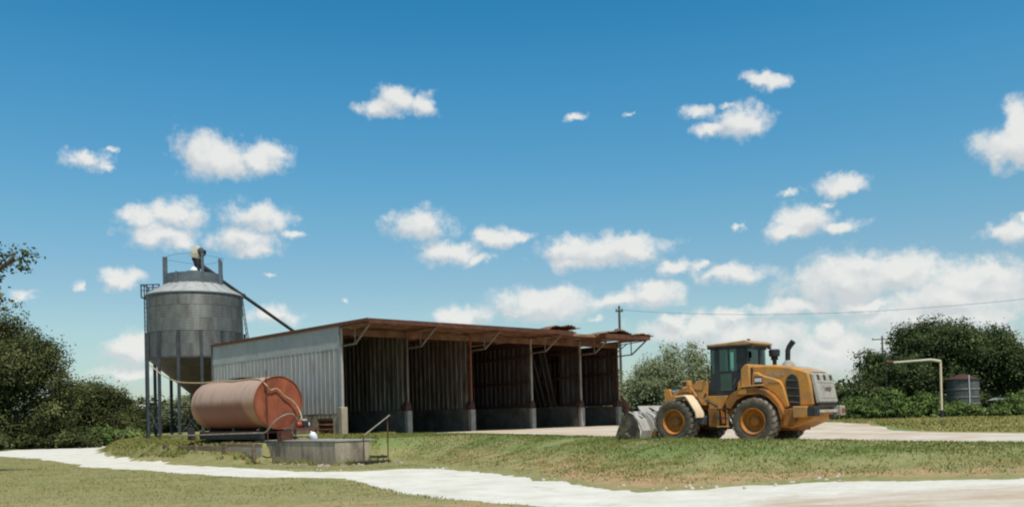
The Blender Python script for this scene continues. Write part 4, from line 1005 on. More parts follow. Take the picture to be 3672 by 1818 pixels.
part('arch_liner', MB().prism([(-.95, 1.1), (-.9, 1.6), (-.4, 1.82), (.3, 1.8), (.85, 1.3), (1.0, .95), (1.0, .55), (-.9, .55)], .68, 1.92), M['yellow_dark'], LD)
part('step_shelf', MB().prism([(-.54, 1.885), (-.50, 1.93), (.24, 1.975), (.24, 1.93)], .12, .5), M['yellow_dust'], LD, bevel=.01)
part('toolbox', MB().prism([(-.60, 1.68), (-.5, 1.86), (-.25, 1.86), (-.28, 1.66)], .14, .3), M['yellow'], LD, bevel=.01)
part('cowl', MB().prism([(-.56, 1.91), (-.55, 2.50), (-.46, 2.60), (-.36, 2.67), (-.27, 2.67), (-.24, 2.60), (-.245, 1.93)], .34, 2.26), M['yellow'], LD, bevel=.03)
part('cowl_gusset', MB().prism([(-.70, 1.80), (-.66, 2.06), (-.565, 2.2), (-.565, 1.84)], .36, 2.24), M['yellow'], LD, bevel=.01)
part('seam_gap', MB().prism([(-.238, 1.95), (-.238, 2.55), (-.20, 2.55), (-.20, 1.95)], .44, .52), M['vent'], LD)
# side grille with slats
gp = [(1.13, 2.27), (1.22, 2.265), (1.32, 2.20), (1.38, 2.06), (1.41, 1.75), (1.43, 1.27), (1.08, 1.27), (.98, 1.75), (.95, 2.02), (1.0, 2.17)]
vg = part('side_grille', MB().prism(gp, .485, .52), M['vent'], LD, bevel=.006)
part('side_grille', MB().prism(gp, 2.08, 2.115), M['vent'], LD)
for k, (z, xa, xb) in enumerate(((2.05, .97, 1.37), (1.80, .985, 1.395), (1.55, 1.03, 1.41), (1.34, 1.08, 1.42))):
    part('grille_slat', MB().prism([(xa, z + .02), (xb, z - .01), (xb, z + .025), (xa, z + .055)], .455, .485), M['ventslat'], vg)
    part('grille_slat', MB().prism([(xa, z - .15), (xb, z - .18), (xb, z - .06), (xa, z - .03)], .478, .4845), M['vent'], vg)
# rear grille box (grey with dust)
rg = part('rear_grille', MB().add([(1.74, .54, 2.29), (1.92, .54, 1.30), (1.92, 2.06, 1.30), (1.74, 2.06, 2.29), (1.88, .58, 2.26), (2.06, .58, 1.34), (2.06, 2.02, 1.34), (1.88, 2.02, 2.26)],
     [(0, 1, 2, 3), (7, 6, 5, 4), (0, 4, 5, 1), (3, 2, 6, 7), (0, 3, 7, 4), (1, 5, 6, 2)]), M['greydust'], LD, bevel=.04)
def rear_pt(y, z, o=.0): return (1.88 + (2.26 - z) * .196 + o, y, z)
for y in (.72, 1.22, 1.72):
    part('rear_lamp_recess', MB().prism([(rear_pt(0, z_)[0] + .004, z_) for z_ in (2.22, 2.06)] + [(rear_pt(0, z_)[0] + .014, z_) for z_ in (2.06, 2.22)], y, y + .16), M['vent'], rg)
for k in range(2):
    part('rear_rib', MB().prism([(rear_pt(0, z_)[0] + .002, z_) for z_ in (2.0 - .5 * k, 1.97 - .5 * k)] + [(rear_pt(0, z_)[0] + .012, z_) for z_ in (1.97 - .5 * k, 2.0 - .5 * k)], .66, 1.94), M['greydust'], rg)
part('lower_grille_gap', MB().box((1.80, .6, 1.18), (2.0, 2.0, 1.32)), M['vent'], LD)
part('maker_emblem', MB().prism([(rear_pt(0, 1.87)[0] + .005, 1.87), (rear_pt(0, 1.74)[0] + .005, 1.74), (rear_pt(0, 1.74)[0] + .02, 1.74), (rear_pt(0, 1.87)[0] + .02, 1.87)], 1.12, 1.62), M['greydust'], rg)
# counterweight, bumper
part('counterweight', MB().prism([(1.33, 1.235), (1.82, 1.22), (1.82, .87), (1.33, .87)], .10, 2.5), M['yellow'], LD, bevel=.03)
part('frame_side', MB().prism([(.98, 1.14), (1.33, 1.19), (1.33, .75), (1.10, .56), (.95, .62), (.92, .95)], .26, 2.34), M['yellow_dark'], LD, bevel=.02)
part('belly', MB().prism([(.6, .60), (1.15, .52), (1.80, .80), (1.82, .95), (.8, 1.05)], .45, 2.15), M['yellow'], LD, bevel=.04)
bp_ = part('rear_bumper', MB().box((1.825, .12, 1.0), (1.98, 2.48, 1.10)).box((1.825, .55, 1.10), (1.96, .75, 1.2)).box((1.825, 1.9, 1.10), (1.96, 2.05, 1.2)), M['greydust'], LD, bevel=.015)
for y in (.09, 2.15):
    lb = part('lamp_box', MB().box((1.83, y, .90), (2.08, y + .38, 1.22)), M['dark'] if y < 1 else M['greydust'], LD, bevel=.02)
    part('tail_lamp', MB().box((2.081, y + .08, .98), (2.10, y + .30, 1.13)), M['cabblack'] if y < 1 else M['redpaint'], lb)
for y in (.58, .82, 1.75):
    part('reflector', MB().box((1.981, y, 1.02), (2.0, y + .14, 1.09)), M['lamp_glass'], bp_)
part('tow_hitch', MB().box((2.05, 1.2, .80), (2.22, 1.42, .95)), M['dark'], LD, bevel=.02)
part('rear_chassis', MB().box((-.9, .85, .45), (1.2, 1.75, 1.3)), M['yellow_dark'], LD)
part('rear_axle', MB().tube([(0, .4, .78), (0, 2.2, .78)], .17, 12), M['yellow_dark'], LD)
part('front_axle', MB().tube([(-2.98, .4, .8), (-2.98, 2.2, .8)], .17, 12), M['yellow_dark'], LD)
# exhaust & pre-cleaner
part('exhaust_pipe', MB().tube([(.68, 1.3, 2.6), (.70, 1.3, 3.10), (.76, 1.3, 3.22), (.90, 1.3, 3.38)], [.085, .085, .09, .095], 14), M['cabblack'], LD, smooth=True)
part('exhaust_base', MB().lathe([(.24, 2.56), (.17, 2.68), (.10, 2.76), (.001, 2.76)], 18, 'z', (.70, 1.3, 0)), M['greydust'], LD, smooth=True)
part('air_precleaner', MB().lathe([(0.001, 2.6), (.07, 2.62), (.07, 2.80), (.13, 2.84), (.11, 2.92), (.18, 2.95), (.19, 3.14), (.15, 3.18), (.001, 3.19)], 20, 'z', (.08, 1.6, 0)), M['cabblack'], LD, smooth=True)
part('hood_top_dust', MB().prism([(.6, 2.6), (1.05, 2.55), (1.72, 2.335), (1.72, 2.32), (1.05, 2.535), (.6, 2.59)], .9, 1.9), M['greydust'], LD)
# ---- cab
F0, F1 = .58, 2.02                                    # near and far side of the cab
cab = part('cab', MB().prism([(-1.82, 1.74), (-1.80, 2.42), (-1.44, 2.44), (-1.44, 1.88), (-1.0, 1.88), (-1.0, 2.42), (-.50, 2.6), (-.48, 2.2), (-.78, 2.0), (-.96, 1.74)], F0, F0 + .06)
      .prism([(-1.82, 1.74), (-1.80, 2.42), (-.50, 2.6), (-.48, 2.2), (-.96, 1.74)], F1 - .06, F1).box((-1.8, F0, 1.68), (-.6, F1, 1.80)).box((-1.84, F0, 1.75), (-1.78, F1, 2.1)).box((-.50, F0, 2.0), (-.42, F1, 2.62)), M['cabblack'], LD, bevel=.01)
def pillar(x0, x1, y, z0=2.40, z1=3.30, dx=0.0):
    return MB().add([(x0, y - .03, z0), (x1, y - .03, z0), (x1, y + .03, z0), (x0, y + .03, z0), (x0 + dx, y - .03, z1), (x1 + dx, y - .03, z1), (x1 + dx, y + .03, z1), (x0 + dx, y + .03, z1)],
                    [(0, 3, 2, 1), (4, 5, 6, 7), (0, 1, 5, 4), (1, 2, 6, 5), (2, 3, 7, 6), (3, 0, 4, 7)])
for y in (F0 + .03, F1 - .03):
    part('cab_pillar', pillar(-1.63, -1.46, y), M['cabblack'], LD)
    part('cab_side_rail', MB().box((-1.75, y - .03, 3.22), (-.40, y + .03, 3.32)), M['cabblack'], LD)
part('cab_pillar', pillar(-.80, -.46, F0 + .03), M['cabblack'], LD)
part('cab_pillar', pillar(-.56, -.46, F1 - .03), M['cabblack'], LD)
part('cab_pillar', pillar(-1.83, -1.78, F1 - .03), M['cabblack'], LD)
part('cab_pillar', MB().box((-.47, 1.50, 2.55), (-.41, 1.68, 3.3)), M['cabblack'], LD)
part('cab_pillar', MB().box((-.47, F0 + .02, 2.55), (-.41, F0 + .12, 3.3)), M['cabblack'], LD)
part('cab_rear_rail', MB().box((-.47, F0 + .02, 3.2), (-.41, F1 - .02, 3.32)), M['cabblack'], LD)
part('cab_sill', MB().box((-1.45, F0 - .004, 2.40), (-.78, F0 + .06, 2.49)), M['cabblack'], LD)
part('door_bar', MB().box((-1.13, F0 + .0, 2.49), (-1.10, F0 + .03, 3.24)), M['cabblack'], LD)
part('door_handle', MB().bar((-.92, F0 - .03, 2.0), (-.82, F0 - .03, 2.22), .03), M['steel'], LD)
part('door_sill_plate', MB().box((-1.40, F0 - .01, 1.84), (-1.0, F0, 1.87)), M['steel'], LD)
for nm, poly, y in (('door_window', [(-1.45, 2.49), (-.80, 2.49), (-.80, 3.22), (-1.45, 3.22)], F0 + .02), ('lower_door_window', [(-1.44, 1.88), (-1.0, 1.88), (-1.0, 2.40), (-1.44, 2.40)], F0 + .02),
                    ('front_side_window', [(-1.80, 2.42), (-1.63, 2.42), (-1.63, 3.22), (-1.80, 3.22)], F0 + .02),
                    ('far_side_window', [(-1.6, 2.48), (-.56, 2.6), (-.56, 3.22), (-1.6, 3.22)], F1 - .02)):
    part(nm, MB().prism(poly, y, y + .008), M['glass'], LD)
part('windscreen', MB().box((-1.812, F0 + .06, 2.1), (-1.80, F1 - .06, 3.3)), M['glass'], LD)
part('rear_window', MB().box((-.445, F0 + .12, 2.62), (-.438, 1.50, 3.2)), M['glass'], LD)
part('rear_window', MB().box((-.445, 1.68, 2.62), (-.438, F1 - .02, 3.2)), M['glass'], LD)
rf = [(-1.86, 3.345), (-1.88, 3.42), (-1.0, 3.455), (-.45, 3.49), (-.24, 3.43), (-.22, 3.36), (-.32, 3.33)]
part('cab_roof', MB().prism(rf, F0 - .12, F1 + .12), M['roof_dust'], LD, bevel=.035)
part('roof_lining', MB().box((-1.8, F0 - .05, 3.27), (-.38, F1 + .05, 3.335)), M['cabblack'], LD)
part('work_lamp', MB().box((-.30, F0, 3.22), (-.22, F0 + .14, 3.32)), M['cabblack'], LD)
part('work_lamp', MB().box((-.30, F1 - .14, 3.22), (-.22, F1, 3.32)), M['cabblack'], LD)
part('work_lamp', MB().box((-1.9, F0 + .0, 3.26), (-1.83, F0 + .14, 3.36)), M['cabblack'], LD)
part('beacon', MB().lathe([(.06, 3.48), (.05, 3.55), (.001, 3.56)], 12, 'z', (-.55, 1.0, 0)), M['cabblack'], LD)
part('seat', MB().box((-1.15, 1.0, 2.1), (-.65, 1.5, 2.3)).box((-.78, 1.0, 2.3), (-.62, 1.5, 2.95)).box((-.76, 1.1, 2.95), (-.64, 1.4, 3.12)), M['interior'], LD, bevel=.05)
part('steering_column', MB().bar((-1.55, 1.3, 1.8), (-1.35, 1.3, 2.5), .09).tube([(-1.33 + .12 * math.cos(a), 1.3 + .2 * math.sin(a), 2.52 + .08 * math.cos(a)) for a in [R(30 * i) for i in range(13)]], .018, 6), M['interior'], LD)
part('cab_floor', MB().box((-1.78, F0 + .08, 1.80), (-.52, F1 - .08, 1.9)).box((-.9, F0 + .5, 1.9), (-.5, F1 - .4, 2.1)), M['interior'], LD)
part('mirror', MB().box((-1.86, F0 - .12, 2.45), (-1.82, F0 - .02, 2.72)), M['cabblack'], LD, bevel=.02)
# ---- articulated middle and ladder
part('mid_frame', MB().prism([(-2.10, 1.50), (-1.98, .65), (-1.62, .58), (-1.12, 1.0), (-1.05, 1.70), (-1.95, 1.70)], .82, 1.78), M['yellow'], LD, bevel=.02)
part('tank_box', MB().prism([(-1.90, 1.66), (-1.84, 1.2), (-1.36, 1.2), (-1.12, 1.66)], .52, .82), M['yellow'], LD, bevel=.015)
part('hydraulic_hose', MB().tube([(-1.95, .5, 1.75), (-2.03, .48, 1.6), (-1.92, .46, 1.48), (-1.72, .45, 1.40), (-1.5, .5, 1.3)], .035, 8), M['cabblack'], LD)
part('hydraulic_hose', MB().tube([(-2.3, .95, 1.2), (-1.9, .8, 1.0), (-1.5, .8, .9)], .05, 8), M['cabblack'], LD)
part('pivot_block', MB().box((-2.2, 1.0, .5), (-1.5, 1.6, .95)), M['dark'], LD)
part('under_box', MB().prism([(-2.35, 1.0), (-2.30, .72), (-1.92, .70), (-1.90, .98)], .45, .9), M['steel'], LD, bevel=.01)
lad = part('access_ladder', MB().bar((-1.30, .22, 1.58), (-1.36, .22, .58), .06, .05).bar((-1.02, .22, 1.2), (-1.02, .22, .58), .05, .05), M['yellow'], LD)
for z in (.60, .88, 1.18):
    part('ladder_step', MB().box((-1.38, .14, z), (-1.0, .42, z + .045)), M['yellow_dust'] if z < .7 else M['dark'], lad)
part('side_box', MB().prism([(-1.78, .62), (-1.80, 1.25), (-1.38, 1.25), (-1.38, .60)], .34, .8), M['yellow_dark'], LD, bevel=.02)
part('grab_rail', MB().tube([(-1.02, .3, 1.0), (-.92, .3, .8), (-.86, .3, .7)], .03, 8), M['whiteish'], LD)
# ---- front frame, arms, linkage
part('front_tower', MB().prism([(-2.50, 2.17), (-2.42, 2.22), (-2.10, 2.20), (-2.06, 2.05), (-2.10, 1.35), (-2.34, 1.36), (-2.56, 1.68), (-2.70, 1.80), (-2.76, 1.95)], .84, .92), M['yellow'], LD, bevel=.012)
part('front_tower', MB().prism([(-2.50, 2.17), (-2.42, 2.22), (-2.10, 2.20), (-2.06, 2.05), (-2.10, 1.35), (-2.34, 1.36), (-2.56, 1.68), (-2.70, 1.80), (-2.76, 1.95)], 1.66, 1.74), M['yellow'], LD, bevel=.012)
part('front_tower', MB().prism([(-2.34, 2.19), (-2.26, 2.22), (-1.94, 2.20), (-1.92, 2.02), (-1.96, 1.35), (-2.16, 1.36), (-2.40, 1.70), (-2.60, 1.97)], .58, .64), M['yellow'], LD, bevel=.012)
part('front_frame', MB().prism([(-2.15, 1.45), (-2.0, .7), (-3.1, .55), (-3.5, .75), (-3.3, 1.2), (-2.6, 1.5)], .9, 1.68), M['yellow_dark'], LD, bevel=.02)
for y in (.70, 1.78):
    part('lift_arm', MB().prism([(-2.30, 2.06), (-2.22, 1.90), (-2.9, 1.70), (-3.35, 1.30), (-3.75, .55), (-4.05, .33), (-4.12, .50), (-3.75, 1.25), (-3.35, 1.80), (-2.85, 2.0)], y, y + .11), M['yellow'], LD, bevel=.015)
    part('lift_cylinder', MB().tube([(-2.35, y + .18, 1.05), (-3.0, y + .18, 1.35)], .075, 12).tube([(-3.0, y + .18, 1.35), (-3.3, y + .18, 1.5)], .04, 10), M['yellow_dark'], LD)
part('arm_crosstube', MB().tube([(-3.35, .75, 1.45), (-3.35, 1.85, 1.45)], .14, 14), M['yellow'], LD)
part('bell_crank', MB().prism([(-4.06, 1.96), (-3.84, 1.98), (-3.66, 1.5), (-3.75, .95), (-3.98, .60), (-4.08, .9), (-4.06, 1.48)], 1.22, 1.40), M['yellow'], LD, bevel=.02)
part('tilt_cylinder', MB().tube([(-2.35, 1.3, 1.98), (-3.30, 1.3, 1.93)], .10, 14), M['yellow'], LD)
part('tilt_rod', MB().tube([(-3.30, 1.3, 1.93), (-3.95, 1.3, 1.90)], .045, 10), M['chrome'], LD)
for y in (.42, 2.10):
    hl = part('headlight', MB().box((-2.86, y, 2.03), (-2.56, y + .24, 2.23)), M['yellow'], LD, bevel=.03)
    part('lens', MB().box((-2.875, y + .02, 2.05), (-2.855, y + .22, 2.21)), M['lamp_glass'], hl)
    part('lamp_recess', MB().box((-2.84, y - .012, 2.05), (-2.66, y - .002, 2.19)), M['vent'], hl)
    part('lamp_bracket', MB().prism([(-2.62, 2.05), (-2.56, 1.80), (-2.5, 1.78), (-2.52, 2.1)], y + .05, y + .12).prism([(-3.15, 1.90), (-2.6, 1.99), (-2.5, 1.86), (-3.1, 1.80)], y + .1, y + .3), M['yellow'], LD, bevel=.01)
part('hand_rail', MB().tube([(-2.62, .50, 2.02), (-2.5, .50, 1.92), (-2.34, .50, 1.70), (-2.30, .50, 1.66)], .04, 8), M['yellow'], LD)
part('indicator_lamp', MB().box((-2.10, .8, 2.12), (-2.03, .88, 2.24)).box((-2.10, .8, 2.0), (-2.03, .88, 2.06)), M['fender'], LD, bevel=.01)
for y0, y1 in ((-.02, .54), (2.06, 2.62)):
    part('front_fender', MB().prism([(-2.90, 1.65), (-2.90, 1.69), (-2.52, 1.725), (-2.42, 1.68), (-2.06, 1.13), (-2.04, .93), (-2.09, .93), (-2.11, 1.11), (-2.45, 1.63), (-2.54, 1.67)], y0, y1), M['fender'], LD, bevel=.012)
# ---- bucket
by0, by1 = -.22, 2.82
prof = [(-5.28, .10), (-5.26, .16), (-4.40, .20), (-4.22, .34), (-4.14, .60), (-4.26, 1.0), (-4.50, 1.26), (-4.72, 1.36), (-4.76, 1.32), (-4.54, 1.2), (-4.32, .97), (-4.20, .60), (-4.27, .38), (-4.42, .26)]
outer = [(-5.30, .08), (-4.38, .06), (-4.18, .20), (-4.10, .52), (-4.26, .88), (-4.46, 1.10), (-4.70, 1.20)]
inner = [(x - .05 if i not in (0, 6) else x, z + (.05 if i < 3 else -.03)) for i, (x, z) in enumerate(outer)]
m = MB(); poly = outer + inner[::-1]
m.prism(poly, by0, by1)
bkt = part('bucket', m, M['bucket'], LD)
sidep = [(-5.34, .06), (-5.27, .28), (-5.03, .86), (-4.84, 1.12), (-4.70, 1.21), (-4.48, 1.09), (-4.32, .84), (-4.20, .52), (-4.22, .22), (-4.40, .07)]
part('bucket_side', MB().prism(sidep, by0 - .03, by0 - .001), M['mud'], bkt, bevel=.005)
part('bucket_side', MB().prism(sidep, by1 + .001, by1 + .03), M['mud'], bkt, bevel=.005)
part('spill_guard', MB().prism([(-4.62, 1.14), (-4.58, 1.16), (-4.74, 1.40), (-4.78, 1.38)], .50, 2.15), M['bucket'], bkt)
for y in (.30, .62, 1.12, 1.50, 1.98, 2.30):
    part('bucket_rib', MB().prism([(-4.50, 1.08), (-4.27, .88), (-4.11, .52), (-4.20, .22), (-3.98, .25), (-3.94, .55), (-4.02, .86), (-4.20, 1.06), (-4.48, 1.2)], y, y + .05), M['bucket'], bkt, bevel=.006)
for k, (xa, za, xb, zb) in enumerate(((-4.66, 1.19, -4.30, .94), (-4.56, 1.16, -4.22, .84))):  # dark bars added for the shadow stripes cast across the bucket back
    part('shadow_strip', MB().bar((xa, -.08 + .30 * k, za + .012), (xb, .10 + .30 * k, zb + .02), .09, .03), M['vent'], bkt)
part('shadow_strip', MB().bar((-4.70, 1.15, 1.34), (-4.28, 1.6, .97), .10, .03), M['vent'], bkt)
part('bucket_link', MB().bar((-3.98, 1.31, .7), (-4.1, 1.31, 1.05), .14), M['yellow'], LD)
part('cutting_edge', MB().box((-5.42, by0 - .02, .05), (-5.28, by1 + .02, .09)), M['mud'], bkt)
part('pivot_pin', MB().tube([(-3.92, .22, .40), (-3.92, .42, .40)], .10, 14), M['yellow'], LD)
# heap of mud stuck on the side
g_ = random.Random(9)
for k in range(5):
    x, z = g_.uniform(-5.0, -4.55), g_.uniform(.15, .5)
    part('mud_lump', MB().lathe([(.001, -.05), (g_.uniform(.05, .1), -.03), (g_.uniform(.07, .13), .0)], 8, 'y', (x, by0 - .03, z)), M['mud'], bkt)
# lettering
def text(name, body, size, mt, loc, rot, parent, bold=0.0, shear=0.0, width=1.0):
    cu = bpy.data.curves.new(name, 'FONT'); cu.body = body; cu.size = size; cu.extrude = .002; cu.offset = bold; cu.shear = shear
    cu.space_character = width; cu.materials.append(M[mt]); cu.align_x = 'LEFT'
    o = link(name, cu, parent, loc, rot); bpy.context.view_layer.update()
    me = bpy.data.meshes.new_from_object(o); bpy.data.objects.remove(o)
    return link(name, me, parent, loc, rot)
text('model_lettering', 'HL760-9', .165, 'decal_grey', (.30, .488, 2.27), (R(90), R(8), 0), hood, .006)
text('side_lettering', 'HYUNDAI', .085, 'decal_dark', (.38, .402, 1.99), (R(90), R(3), 0), LD, .002, .3, 1.1)
dc = part('decal_plate', MB().box((-.10, .398, 1.99), (.20, .405, 2.25)), M['decal_black'], LD)
part('decal_panel', MB().box((-.085, .392, 2.055), (.185, .397, 2.205)), M['decal_grey'], dc)
text('decal_lettering', 'MPS', .13, 'whiteish', (-.07, .388, 2.075), (R(90), 0, 0), dc, .006)
text('arm_lettering', 'HYUNDAI', .075, 'logo_brown', (-2.46, .572, 1.86), (R(90), R(4), 0), LD, .004)
text('rear_lettering', 'HYUNDAI', .10, 'logo_brown', (2.03, 1.12, 1.76), (R(79), 0, R(90)), rg, .008)

# ------------------------------------------------------------------ trees
def leaves(name, lobes, n_leaf, leaf, mtl, parent, seed, clump=.42, per=42, droop=.0, loc=(0, 0, 0)):
    """lobes: (x, y, z, rx, ry, rz).  Leaf clumps scattered through each lobe, denser near its skin."""
    g = np.random.default_rng(seed)
    L = np.array(lobes, float); vol = (L[:, 3] * L[:, 4] * L[:, 5]) ** .72; vol /= vol.sum()
    nc = max(1, n_leaf // per)
    li = g.choice(len(L), nc, p=vol)
    d = g.normal(size=(nc, 3)); d /= np.linalg.norm(d, axis=1)[:, None]
    r = 1 - .62 * g.random(nc) ** 1.7
    r = r * (1 + .16 * g.normal(size=nc))
    cc = L[li, :3] + d * r[:, None] * L[li, 3:6]
    cl = clump * g.uniform(.5, 1.4, nc)
    ci = np.repeat(np.arange(nc), per)
    n = len(ci)
    off = g.normal(size=(n, 3)); off[:, 2] *= .7
    p = cc[ci] + off * cl[ci][:, None] * .55
    if droop: p[:, 2] -= droop * np.abs(g.normal(size=n)) * cl[ci]
    out = d[ci]
    nv = out * .8 + np.array([0, 0, .55]) + g.normal(size=(n, 3)) * .75
    nv /= np.linalg.norm(nv, axis=1)[:, None]
    a = np.cross(nv, g.normal(size=(n, 3))); a /= np.linalg.norm(a, axis=1)[:, None] + 1e-9
    b = np.cross(nv, a)
    s = leaf * g.uniform(.55, 1.35, n)[:, None]
    co = np.stack([p - a * s - b * s * .5, p + a * s * .2 - b * s * .62, p + a * s + b * s * .4, p - a * s * .2 + b * s * .62], 1)
    me = bpy.data.meshes.new(name)
    me.vertices.add(4 * n); me.vertices.foreach_set('co', co.ravel())
    me.loops.add(4 * n); me.loops.foreach_set('vertex_index', np.arange(4 * n, dtype=np.int32))
    me.polygons.add(n); me.polygons.foreach_set('loop_start', np.arange(0, 4 * n, 4, dtype=np.int32))
    me.update(calc_edges=True)
    tone = np.clip(.42 + .27 * g.normal(size=nc)[ci] + .09 * g.normal(size=n) + .12 * (vol[li[ci]] * 0), 0, 1)
    at_ = me.attributes.new('tone', 'FLOAT', 'FACE'); at_.data.foreach_set('value', tone.astype(np.float32))
    me.materials.append(mtl)
    return link(name, me, parent, loc)
def tree(name, x, y, lobes, n_leaf, leaf, mtl, label, cat, group, seed, trunk=.3, **k):
    z = hz(x, y); g = random.Random(seed)
    t = thing(name, (x, y, z), 0, label, cat, group)
    m = MB()
    zt = min(l[2] for l in lobes) * .7
    if trunk:
        fork = (g.uniform(-.2, .2), g.uniform(-.2, .2), max(.5, zt * .8))
        m.tube([(0, 0, -.4), (g.uniform(-.1, .1), 0, fork[2] * .5), fork], [trunk * 1.25, trunk, trunk * .9], 9)
        for l in lobes:
            q = Vector(l[:3]); f = Vector(fork); mid = f.lerp(q, .5) + Vector((g.uniform(-.4, .4), g.uniform(-.4, .4), .25))
            m.tube([fork, tuple(mid), tuple(q), tuple(q + Vector((g.uniform(-.5, .5), g.uniform(-.5, .5), .5)) * l[5] * .5)], [trunk * .6, trunk * .42, trunk * .25, trunk * .08], 6)
            for j in range(3):
                e_ = q + Vector((g.uniform(-1, 1) * l[3], g.uniform(-1, 1) * l[4], g.uniform(-.3, .9) * l[5])) * .75
                m.tube([tuple(mid), tuple(mid.lerp(e_, .5) + Vector((0, 0, .2))), tuple(e_)], [trunk * .25, trunk * .15, trunk * .05], 5)
        part('trunk', m, M['bark'], t, smooth=True)
    leaves('crown', lobes, n_leaf, leaf, mtl, t, seed, **k)
    return t
def rl(cx, cy, cz, rx, ry, rz, k, seed, s=.55):
    """k sub-lobes inside an ellipsoid outline"""
    g = random.Random(seed); out = [(cx, cy, cz, rx * .72, ry * .72, rz * .75)]
    for i in range(k):
        a = g.uniform(0, 2 * math.pi); e_ = g.uniform(-.35, 1.1)
        out.append((cx + rx * .68 * math.cos(a) * math.cos(e_), cy + ry * .68 * math.sin(a) * math.cos(e_), cz + rz * .66 * math.sin(e_), rx * s * g.uniform(.6, .95), ry * s * g.uniform(.6, .95), rz * s * g.uniform(.6, .95)))
    return out
# left oaks
tree('oak_tree', -52.6, 88, rl(0, 0, 7.2, 7.4, 6.5, 6.6, 15, 1) + rl(6.6, -2, 5.9, 5.0, 4.5, 4.6, 9, 2) + [(9.6, -3, 2.9, 2.6, 2.6, 1.9), (-5, -4, 3, 4, 4, 2.4), (3, -5, 2.6, 3.8, 3, 2)], 125000, .11, M['oak'],
     'big dark live oak at the left edge behind the road', 'tree', 'trees along the left side of the road', 11, .55, clump=.8, per=52, droop=.5)
tree('oak_tree', -62.5, 84, rl(0, 0, 6.4, 7.0, 6, 5.9, 12, 3) + [(2, -3, 2.6, 4.5, 3, 2.2)], 50000, .12, M['oak'], 'oak cut off by the left edge of the photo', 'tree', 'trees along the left side of the road', 12, .5, clump=.85, per=50, droop=.5)
tree('oak_tree', -46.8, 100, rl(0, 0, 3.5, 4.6, 4, 3.4, 9, 4) + [(3.6, -1, 2.0, 2.8, 2.5, 1.8), (-3, -2, 1.8, 3, 3, 1.7)], 56000, .11, M['oak'], 'smaller round oak just right of the big left oak', 'tree', 'trees along the left side of the road', 13, .35, clump=.7, per=46)
tree('oak_tree', -40.5, 104, rl(0, 0, 2.0, 3.2, 3, 1.9, 6, 5) + [(2.5, 0, 1.4, 2.4, 2, 1.3)], 24000, .11, M['oak'], 'low oak tapering off at the end of the left tree row', 'tree', 'trees along the left side of the road', 14, .25, clump=.6)
tree('oak_tree', -36.2, 101, rl(0, 0, 2.9, 2.3, 2.2, 2.3, 7, 6), 20000, .10, M['mesq'], 'thin tree seen left of the silo legs', 'tree', 'trees behind the silo', 15, .2, clump=.55)
tree('oak_tree', -31.5, 98, rl(0, 0, 3.3, 2.4, 2.4, 2.4, 7, 7) + [(-1.5, 0, 1.6, 2, 2, 1.4)], 21000, .10, M['oak'], 'thin tree seen between the silo legs', 'tree', 'trees behind the silo', 16, .2, clump=.55)
tree('oak_tree', -26.3, 95, rl(0, 0, 2.6, 3.0, 2.6, 2.3, 7, 8), 20000, .10, M['mesq'], 'thin tree behind the far end of the red tank', 'tree', 'trees behind the silo', 17, .2, clump=.55)
for i, (x, y, w, h) in enumerate(((-58, 79.5, 5.0, 1.8), (-49.8, 80.5, 5.2, 1.6), (-42.4, 84, 4.2, 1.35))):
    tree('shrub', x, y, [(0, 0, h * .5, w, 1.6, h * .55), (-w * .5, .3, h * .5, w * .5, 1.4, h * .6), (w * .5, 0, h * .4, w * .5, 1.3, h * .5)], 11000, .12, M['oak'],
         ('dark undergrowth below the oak at the left photo edge', 'dark undergrowth directly below the big left oak', 'dark undergrowth at the bend of the white road')[i], 'shrub', 'undergrowth below the left oaks', 30 + i, 0, clump=.4)
tree('shrub', -40.6, 90, [(0, 0, .8, 3.2, 1.4, .9), (2.5, 1, .6, 2.6, 1.3, .7)], 7000, .13, M['bushl'], 'bright green weeds where the road bends out of sight', 'shrub', None, 35, 0, clump=.4)
# tree whose branch reaches in at top left
tree('overhanging_tree', -27.6, 38, rl(0, 0, 8.8, 4.4, 4.5, 3.4, 9, 9) + [(4.7, .5, 9.5, 1.1, 1, .75), (5.9, 0, 9.2, 1.1, .9, .7), (6.9, 0, 9.0, .8, .8, .5), (5.2, 0, 8.0, .9, .9, .5), (6.1, .2, 8.2, .7, .8, .45), (6.3, 0, 7.4, .55, .6, .35), (5.5, 0, 7.5, .5, .6, .35)],
     16000, .085, M['oak'], 'tree off the left edge whose leafy branch hangs into the sky', 'tree', None, 21, .35, clump=.34, per=26)
# trees right of the shed, behind the loader
tree('mesquite_tree', 11.6, 76, rl(0, 0, 2.9, 2.6, 2.4, 2.5, 9, 31) + [(-1.6, 0, 1.6, 1.9, 1.8, 1.5), (1.2, -.5, 1.4, 2.3, 2, 1.4), (1.9, 0, 4.6, 1.3, 1.2, 1.9)], 48000, .075, M['mesq'], 'feathery grey green tree between the shed end and the loader bucket', 'tree', 'trees behind the loader', 41, .22, clump=.5, per=36)
tree('mesquite_tree', 15.6, 78, rl(0, 0, 2.7, 2.6, 2.4, 2.1, 9, 32) + [(.1, 0, 5.3, .9, 1.1, 1.5), (1.0, 0, 1.5, 2.6, 2, 1.5)], 48000, .075, M['mesq'], 'feathery grey green tree behind the loader cab', 'tree', 'trees behind the loader', 42, .22, clump=.5, per=36)
tree('mesquite_tree', 8.4, 84, rl(0, 0, 2.7, 2.2, 2, 2.4, 6, 33), 20000, .08, M['mesq'], 'grey green tree half hidden by the far shed corner', 'tree', 'trees behind the loader', 43, .2, clump=.5)
